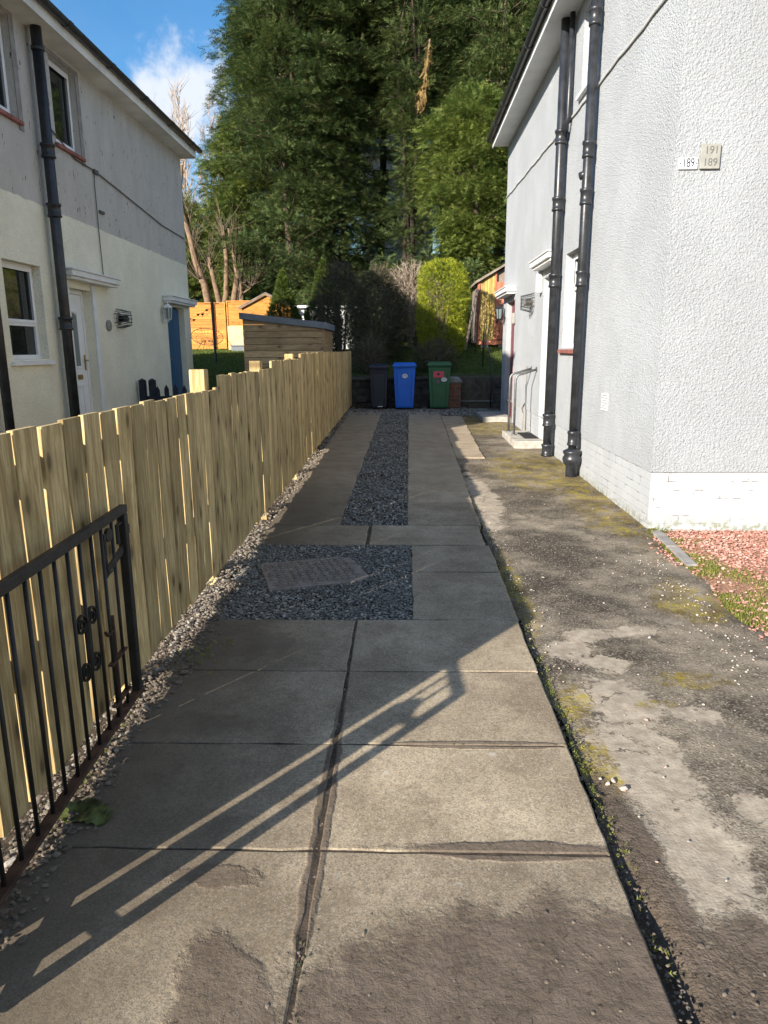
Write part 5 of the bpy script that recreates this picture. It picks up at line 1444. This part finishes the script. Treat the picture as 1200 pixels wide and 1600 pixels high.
# ================================================================== PLANTS
def shell_tufts(fn, n, r): # fn(u, a) -> (pos, normal)
    P = np.zeros((n, 3)); Nn = np.zeros((n, 3))
    for i in range(n): P[i], Nn[i] = fn(r.random(), r.random() * 2 * math.pi, r)
    return P, Nn
def bush(name, x, y, z0, prof, n, size, mat, label, seed, cat='shrub', temps=None, depth=.18, lump=.1, squash=1.0, twigs=0, tw=None):
    """prof: (height, radius) outline; leaf tufts through the outer shell"""
    r = np.random.default_rng(seed)
    t = thing(name, (x, y, z0), label, cat)
    hs = np.array([p[0] for p in prof]); rs_ = np.array([p[1] for p in prof])
    wgt = np.interp(np.linspace(hs[0], hs[-1], 200), hs, rs_) + .08; cdf = np.cumsum(wgt); cdf /= cdf[-1]
    h = np.interp(r.random(n), cdf, np.linspace(hs[0], hs[-1], 200)); a = r.uniform(0, 2 * math.pi, n)
    rad = np.interp(h, hs, rs_); slope = np.gradient(np.interp(np.linspace(hs[0], hs[-1], 200), hs, rs_), (hs[-1] - hs[0]) / 199)
    sl = np.interp(h, np.linspace(hs[0], hs[-1], 200), slope)
    lmp = 1 + lump * (np.sin(a * 3 + h * 4 + seed) + .6 * np.sin(a * 7 - h * 9) + .5 * np.sin(a * 13 + h * 17)) / 2
    rr = rad * lmp * (1 - depth * r.random(n) ** 1.5)
    P = np.stack([x + np.cos(a) * rr, y + np.sin(a) * rr * squash, z0 + h + r.normal(0, .02, n)], -1)
    Nn = np.stack([np.cos(a), np.sin(a), np.clip(-sl, -1, 2.5)], -1); Nn /= np.linalg.norm(Nn, axis=1, keepdims=True)
    X = Nn + r.normal(0, .55, (n, 3)) + np.array([0, 0, .35]); Z = r.normal(0, 1, (n, 3))
    V, T = emit(temps or TUFT, P - Nn * size * .4, X, Z, size * r.uniform(.6, 1.3, n), r)
    np_mesh('crown', V, T, mat, t)
    tb = MB(); H = hs[-1]
    for k in range(4): a0 = r.uniform(0, 6.28); tb.tube([(x + .05 * math.cos(a0), y + .05 * math.sin(a0), z0 - .1), (x + .2 * rs_.max() * math.cos(a0), y + .2 * rs_.max() * math.sin(a0), z0 + H * .45), (x + .35 * rs_.max() * math.cos(a0), y + .35 * rs_.max() * math.sin(a0), z0 + H * .8)], [.035, .025, .008], 6)
    for k in range(twigs):
        a0 = r.uniform(0, 6.28); hh = r.uniform(.35, .98) * H; r0 = float(np.interp(hh, hs, rs_)); q = r.uniform(.95, 1.22)
        p1 = Vector((x + r0 * .3 * math.cos(a0), y + r0 * .3 * math.sin(a0), z0 + hh - .35)); p2 = Vector((x + r0 * q * math.cos(a0 + r.normal(0, .2)), y + r0 * q * math.sin(a0), z0 + hh + r.uniform(-.05, .25)))
        mid = (p1 + p2) / 2 + Vector(r.normal(0, .05, 3)); tb.tube([p1, mid, p2], [.009, .006, .003], 4, False)
        for j in range(3):
            b0 = mid.lerp(p2, r.random()); tb.tube([b0, b0 + Vector(r.normal(0, .10, 3))], [.004, .002], 3, False)
    tb.build('stems', tw or M_twig, t)
    return t
zb = lambda x, y: float(zg(x, y)) - .05
bush('golden_conifer', 1.00, 19.5, zb(1.0, 19.5), [(0, .35), (.3, .58), (.9, .68), (1.6, .70), (2.15, .67), (2.42, .52), (2.55, .25), (2.58, .02)], 12500, .085, M_gold, 'clipped golden conifer with rounded flat top', 1, 'conifer', None, .34, .10)
bush('scrub_bush', -.72, 19.2, zb(-.7, 19.2), [(0, .5), (.4, .75), (1.1, .85), (1.7, .72), (2.2, .40), (2.45, .05)], 6500, .10, M_scrub, 'dark rounded twiggy bush behind the blue bin', 2, 'shrub', None, .5, .12, 1, 160)
bush('scrub_bush', -1.75, 20.2, zb(-1.7, 20.2), [(0, .5), (.6, .8), (1.4, .8), (2.1, .5), (2.5, .1)], 5200, .11, M_scrub, 'loose grey green bush at the end of the timber fence', 3, 'shrub', None, .6, .15, 1, 200)
bush('scrub_bush', .15, 21.3, zb(.15, 21.3), [(0, .5), (.6, .8), (1.4, .9), (2.0, .6), (2.35, .1)], 3600, .11, M_scrub, 'pale bare twiggy shrub left of the golden conifer', 4, 'shrub', None, .7, .2, 1, 420, M_twigp)
bush('dwarf_conifer', -3.62, 22.0, zb(-3.6, 22), [(0, .45), (.5, .62), (1.1, .55), (1.7, .32), (2.3, .12), (2.5, .02)], 10500, .11, M_dwarf, 'dark pointed dwarf conifer behind the timber store, nearer the orange shed', 5, 'conifer', None, .35, .12)
bush('dwarf_conifer', -2.42, 22.0, zb(-2.4, 22), [(0, .42), (.5, .60), (1.2, .55), (1.9, .34), (2.5, .15), (2.8, .02)], 10500, .11, M_dwarf, 'taller pointed dwarf conifer in front of the white summer house', 6, 'conifer', None, .35, .12)
bush('scrub_bush', .75, 18.0, zb(.75, 18.0), [(0, .4), (.3, .6), (.6, .5), (.8, .15)], 1800, .09, M_scrub, 'low dark shrub on the wall behind the green bin', 7, 'shrub', None, .6, .2, .6, 40)
bush('scrub_bush', -.9, 17.9, zb(-.9, 17.9), [(0, .35), (.3, .5), (.7, .4), (.9, .1)], 1400, .09, M_scrub, 'low dark shrub on the wall behind the black bin', 8, 'shrub', None, .6, .2, .6, 60)
# strap-leaved plant on the wall
sp_ = thing('strap_plant', (.1, 17.75, .9), 'spiky strap leaved plant on the wall behind the blue bin', 'plant')
V, T = [], []
r = np.random.default_rng(3)
for k in range(60):
    a = r.uniform(0, 6.28); L = r.uniform(.35, .75); wv = r.uniform(.010, .018); el = r.uniform(.5, 1.35); o = len(V)
    d = np.array([math.cos(a), math.sin(a), 0]); s_ = np.array([-math.sin(a), math.cos(a), 0])
    for j in range(6):
        u = j / 5; p = np.array([.1, 17.75, .88]) + d * (L * math.cos(el) * u + .12 * u * u) + np.array([0, 0, L * math.sin(el) * u - .22 * u ** 3]); ww = wv * (1 - u ** 2) + .001
        V += [p - s_ * ww, p + s_ * ww]
    for j in range(5): q = o + 2 * j; T += [(q, q + 1, q + 3), (q, q + 3, q + 2)]
np_mesh('leaves', np.array(V), np.array(T), M_strap, sp_)

# tall conifers
PA = [(0, 1.0), (.12, 1.0), (.45, 1.0), (.8, .85), (.93, .5), (1, .05)]
def P_(r_): return [(a, c * r_) for a, c in PA]
GRP = 'tall dark conifers behind the gardens'
t1 = make_conifer('conifer_tree', -4.25, 28.3, 13.6, P_(2.45), 420, 72, .30, 'tall full conifer nearest the open sky, its crown reaching almost to the ground', 101, 'conifer', GRP, zmin=1.9)
t2 = make_conifer('conifer_tree', -2.35, 29.4, 14.5, P_(2.25), 390, 72, .30, 'tall dark conifer standing second from the open sky', 102, 'conifer', GRP, zmin=.8)
t3 = make_conifer('conifer_tree', .15, 28.2, 15.0, [(0, .3), (.12, 1.2), (.28, 1.4), (.35, .45), (.48, .5), (.56, 1.2), (.7, 1.5), (1, .2)], 330, 60, .29, 'thin conifer with bare twin trunks and sky showing between its boughs', 103, 'conifer', GRP, zmin=1.0, gaps=.1, stems=3, trunk_r=.15, tmat=M_barkd)
t4 = make_conifer('conifer_tree', 3.6, 29.0, 15.0, P_(2.6), 420, 72, .31, 'tall conifer beside the white house roof, with hanging brown sprays', 104, 'conifer', GRP, zmin=.8, temps=FRW)
t5 = make_conifer('weeping_conifer', 2.25, 25.6, 8.1, [(0, .3), (.3, .6), (.46, 1.1), (.56, 1.75), (.74, 1.8), (.88, 1.45), (.97, .75), (1, .1)], 360, 76, .27, 'lower rounded conifer with bright weeping sprays above the golden bush', 105, 'conifer', GRP, M_weep, FR, .2, zmin=2.6)
t6 = make_conifer('conifer_tree', -6.6, 29.2, 7.6, [(0, .3), (.3, .9), (.55, 1.5), (.8, 1.2), (1, .2)], 170, 40, .34, 'shorter thin conifer leaning beside the house eaves above the pruned trunks', 106, 'conifer', GRP, M_weep, None, .12, zmin=1.8)
BG = 'background conifers behind the front row'
for i, (x, y, s_, rz) in enumerate(((-5.8, 33.5, 1.0, 1.0), (-4.4, 35.0, 1.15, 2.1), (4.4, 34.5, 1.15, 3.3), (7.4, 33.0, 1.1, 4.0), (6.0, 28.5, 1.0, .6), (9.6, 30.5, 1.0, 2.6), (4.6, 37.5, 1.2, 5.1), (-2.5, 50, 1.45, .4), (1.2, 51.5, 1.5, 2.2), (4.6, 49.5, 1.4, 3.9))):
    copy_tree((t1, t2)[i % 2], x, y, (s_, s_, s_ * 1.02), rz, 'dark background conifer filling the gaps behind the front row of tall conifers', BG)
# understorey below the crowns
for i, (x, y, h_, r_, lb) in enumerate(((-4.3, 28.2, 2.2, 1.0, 'dark shrub growing right behind the orange shed'), (-.6, 24.6, 2.9, 1.5, 'broad low evergreen with tiered sprays behind the bare twiggy bush'), (2.0, 23.8, 2.6, 1.1, 'dark evergreen shrub in shade behind the golden conifer'), (-3.0, 27.2, 2.6, 1.3, 'dark evergreen shrub behind the white summer house'), (.9, 26.2, 3.2, 1.4, 'dark evergreen at the foot of the bare twin trunks'), (3.6, 24.6, 2.6, 1.2, 'dark evergreen shrub behind the red and yellow shed'))):
    make_conifer('evergreen_shrub', x, y, h_, [(0, .8 * r_), (.3, r_), (.7, .7 * r_), (1, .1)], 90, 42, .32, lb, 200 + i, 'shrub', None, M_conif, FRW, .08, zmin=.05)
# hanging dead spray
for (x, y, H, sd, lb) in ((-1.0, 32.3, 15.5, 131, 'high crowned conifer standing behind the thin one, on the open sky side'), (1.7, 33.2, 16.0, 132, 'high crowned conifer standing behind the thin one, on the white house side')):
    make_conifer('conifer_tree', x, y, H, [(0, 1.2), (.5, 2.0), (.8, 1.7), (1, .1)], 330, 56, .32, lb, sd, 'conifer', BG, zmin=7.6, tmat=M_barkd, trunk_r=.2)
hd = thing('dead_bough', (.85, 26.7, 11), 'brown dead bough hanging down between the tall conifers', 'bough')
r = np.random.default_rng(9); n = 70; u = r.random(n)
P = np.stack([.85 - .32 * u + r.normal(0, .03 + .07 * u, n), 26.6 + r.normal(0, .12, n), 11.5 - 1.9 * u], -1)
V, T = emit(FRW, P, np.stack([-.2 + r.normal(0, .2, n), r.normal(0, .2, n), -np.ones(n)], -1), r.normal(0, 1, (n, 3)), .28 * r.uniform(.6, 1.2, n), r)
np_mesh('foliage', V, T, M_dead, hd)
mb = MB(); mb.tube([(.7, 28.1, 12.0), (.85, 26.8, 11.7), (.7, 26.6, 10.6), (.5, 26.6, 9.6)], [.04, .03, .02, .008], 6); mb.build('branch', M_barkp, hd)

# pruned bare trunks over the orange fence
def pruned(x, y, name, paths, label):
    z0 = zb(x, y)
    t = thing(name, (x, y, z0), label, 'tree', 'pruned trunks over the orange fence')
    r = np.random.default_rng(int(abs(x) * 100))
    mb = MB(); cuts = MB(); tw = MB()
    for pts, r0, r1 in paths:
        n_ = len(pts); mb.tube([Vector((x + a, y + c, z0 + d)) for a, c, d in pts], [r0 + (r1 - r0) * k / (n_ - 1) for k in range(n_)], 9)
        if r1 > .035:
            p = Vector((x + pts[-1][0], y + pts[-1][1], z0 + pts[-1][2])); q = Vector((x + pts[-2][0], y + pts[-2][1], z0 + pts[-2][2])); d_ = (p - q).normalized()
            cuts.tube([p + d_ * .001, p + d_ * .012], r1 * .97, 10)
        for k in range(26):
            b0 = Vector((x + pts[-1][0], y + pts[-1][1], z0 + pts[-1][2])).lerp(Vector((x + pts[n_ // 2][0], y + pts[n_ // 2][1], z0 + pts[n_ // 2][2])), r.random())
            d_ = Vector((r.normal(0, .4), r.normal(0, .3), r.uniform(.2, 1.2))); tw.tube([b0, b0 + d_ * .6, b0 + d_ * 1.1 + Vector((r.normal(0, .1), 0, .1))], [.016, .01, .004], 4, False)
    mb.build('trunk', M_barkp, t, True)
    if cuts.v: cuts.build('cut_end', M_cut, t)
    tw.build('twigs', M_twig, t)
pruned(-7.05, 27.4, 'pruned_tree', [([(0, 0, 0), (-.08, 0, .7), (-.26, 0, 1.5), (-.38, 0, 2.3), (-.66, 0, 3.1), (-.82, 0, 4.0), (-1.06, .1, 4.8), (-1.08, .1, 5.6), (-.96, .1, 6.4)], .17, .06),
                                   ([(.1, 0, .3), (.15, 0, 1.6), (-.02, 0, 2.5), (-.14, -.1, 3.2)], .13, .075), ([(.12, 0, .8), (.42, 0, 1.9), (.5, 0, 3.2), (.42, 0, 4.3)], .13, .06),
                                   ([(-.35, 0, 2.3), (-.52, -.05, 2.42)], .08, .075)], 'pruned bare tree with a curving tall trunk leaning towards the house eaves')
pruned(-6.3, 27.4, 'pruned_tree', [([(-.1, 0, 0), (.06, 0, .9), (-.06, 0, 1.7), (.12, 0, 2.6), (.02, 0, 3.3), (-.12, 0, 4.2)], .17, .04), ([(.25, 0, 0), (.24, 0, 1.5), (.22, .05, 2.5)], .15, .06), ([(.2, 0, 1.9), (.55, 0, 2.1), (.95, 0, 2.5)], .03, .01)], 'pruned bare tree with twin straight trunks beside the gabled orange shed')
# pale winter trees against the sky
def winter(x, y, H, label, seed):
    z0 = zb(x, y); r = np.random.default_rng(seed)
    t = thing('bare_tree', (x, y, z0), label, 'tree', 'bare winter trees against the sky')
    mb = MB(); mb.tube([(x, y, z0), (x + .1, y, z0 + H * .5), (x, y, z0 + H)], [.05, .035, .006], 6); mb.build('trunk', M_twigp, t)
    mb = MB()
    for k in range(46):
        h = r.uniform(.3, .97) * H; a = r.uniform(0, 6.28); L = (1 - h / H) * 1.5 + .45; d = Vector((math.cos(a) * .5, math.sin(a) * .5, 1.0))
        p = Vector((x, y, z0 + h)); m_ = p + d * L * .5 + Vector(r.normal(0, .06, 3)); e_ = p + d * L + Vector((0, 0, .2)); mb.tube([p, m_, e_], [.022, .013, .005], 4, False)
        for j in range(5): b0 = m_.lerp(e_, r.random()); mb.tube([b0, b0 + Vector((r.normal(0, .22), r.normal(0, .22), r.uniform(.2, .6)))], [.009, .004], 3, False)
    mb.build('twigs', M_twigp, t)
for i, (x, y, H) in enumerate(((-9.2, 32, 7.8), (-8.3, 33, 8.2), (-9.9, 34, 8.6), (-7.5, 32.5, 7.2), (-10.8, 33, 7.6))):
    winter(x, y, H, 'pale leafless tree with upright twigs showing above the cream house roof end', 300 + i)
# leafy twiggy hedge closing the gap by the left house
for i, (x, y, h_, r_, lb) in enumerate(((-8.9, 30.5, 4.8, 1.7, 'bushy green evergreen beside the house corner, behind the curving pruned trunk'), (-7.2, 31.0, 5.2, 1.8, 'bushy green evergreen behind the twin pruned trunks'), (-11.5, 31.5, 5.0, 2.0, 'bushy evergreen hidden behind the cream house end'))):
    make_conifer('evergreen_shrub', x, y, h_, [(0, .8 * r_), (.3, r_), (.7, .8 * r_), (1, .15)], 170, 44, .36, lb, 260 + i, 'shrub', None, M_weep if i < 2 else M_conif, FR, .08, zmin=.05)

# white house up the hill
hh = thing('house', (-.4, 42, 6.4), 'white house on the hill glimpsed between the conifer trunks', 'house')
mb = MB(); wall = []
mb.box(-2.2, 1.5, 40.0, 46, 5.0, 11.3); mb.build('wall', M_whitep, hh)
mb = MB(); mb.prism([(-2.7, 39.8, 11.3), (1.4, 39.8, 11.3), (1.4, 39.8, 11.55), (-2.7, 39.8, 11.55)], (0, 6.5, 0)); mb.build('eaves', M_whitep, hh)
mb = MB(); mb.add([(-2.7, 39.7, 11.56), (1.4, 39.7, 11.56), (1.4, 46.4, 11.56), (-2.7, 46.4, 11.56), (-.65, 43, 13.2)], [(0, 1, 4), (1, 2, 4), (2, 3, 4), (3, 0, 4)]); mb.build('roof', M_roof, hh)
for (xa, za) in ((-1.7, 9.6), (-.1, 9.6), (-1.7, 7.4), (-.1, 7.4)):
    f = MB(); f.box(xa, xa + .95, 39.93, 39.995, za, za + 1.15); w_ = f.build('window', M_white, hh)
    g = MB(); g.box(xa + .08, xa + .87, 39.91, 39.928, za + .08, za + 1.07); g.build('pane', M_glass, w_)

# grass: lawn behind the wall and left garden, weeds in the joints, turf by the red gravel
x, y = scatter(-3.4, 4.2, 17.6, 24, 14000); ok = (x > -1.3); x, y = x[ok], y[ok]
kind(blades('lawn', np.stack([x, y, zg(x, y)], -1), .055, .008, M_grass), 'stuff', 'short grass of the lawn above the garden wall')
x, y = scatter(-8.5, -3.4, 16, 27, 22000)
kind(blades('lawn', np.stack([x, y, zg(x, y)], -1), .055, .008, M_grass), 'stuff', 'short grass of the shaded lawn behind the picket fence')
n = 20000
y = rng.uniform(2.3, 5.75, n); x = tar_edge(y) + .02 + .05 * np.sin(y * 3.2) + np.abs(rng.normal(0, .22, n)) * np.where(y > 4.95, .7, 1.7)
q = (np.sin(x * 9 + y * 5) + np.sin(y * 8.3 - x * 4) + rng.normal(0, .6, n)) > -.45; x, y = x[q], y[q]
kind(blades('grass', np.stack([x, y, G * y - .035], -1), .019, .0050, M_weed, 1.4), 'stuff', 'ragged grass edging the red gravel')
def weeds(name, x, y, z, size, label, mat=None):
    n = len(x); P = np.stack([x, y, z], -1); X = np.stack([rng.normal(0, 1, n), rng.normal(0, 1, n), rng.uniform(.3, 1.1, n)], -1)
    V, T = emit(TUFT, P, X, rng.normal(0, 1, (n, 3)), size * rng.uniform(.5, 1.4, n), rng)
    return kind(np_mesh(name, V, T, mat or M_weed), 'stuff', label)
y = np.concatenate([2.0 + rng.normal(0, .3, 80), 2.55 + rng.normal(0, .18, 90), 3.15 + rng.normal(0, .2, 90), rng.uniform(3.4, 9, 320)]); x = .695 + rng.normal(0, .014, len(y)) + np.where(y > 9, .1, 0)
weeds('weeds', x, y, G * y - .03, .022, 'small weeds rooted in the gap beside the slab edge')
y = np.concatenate([1.55 + rng.normal(0, .04, 60), 2.62 + rng.normal(0, .03, 25), rng.uniform(1.3, 2.7, 70)]); x = -.28 + rng.normal(0, .012, len(y))
weeds('weeds', x, y, G * y - .012, .020, 'dry weeds in the joint between the two slab columns', M_scrub)
y = np.concatenate([rng.normal(3.4, .12, 120), rng.normal(1.9, .3, 60), rng.normal(2.5, .25, 90)]); x = np.concatenate([-1.05 + rng.normal(0, .07, 120), -1.21 + rng.normal(0, .02, 150)])
weeds('weeds', x, y, G * y + .006, .026, 'low weeds and grass tufts at the fence foot')
x = 1.95 + rng.normal(0, .1, 200); y = rng.uniform(6.2, 10, 200); x = np.minimum(x, 2.09)
weeds('moss_tufts', x, y, np.array([path_z(a, c) for a, c in zip(x, y)]), .012, 'moss tufts along the foot of the white wall')
x = rng.normal(2.17, .05, 40); y = rng.normal(5.95, .04, 40)
weeds('weeds', x, y, G * y - .03, .05, 'green weed clump at the corner of the painted brick base')
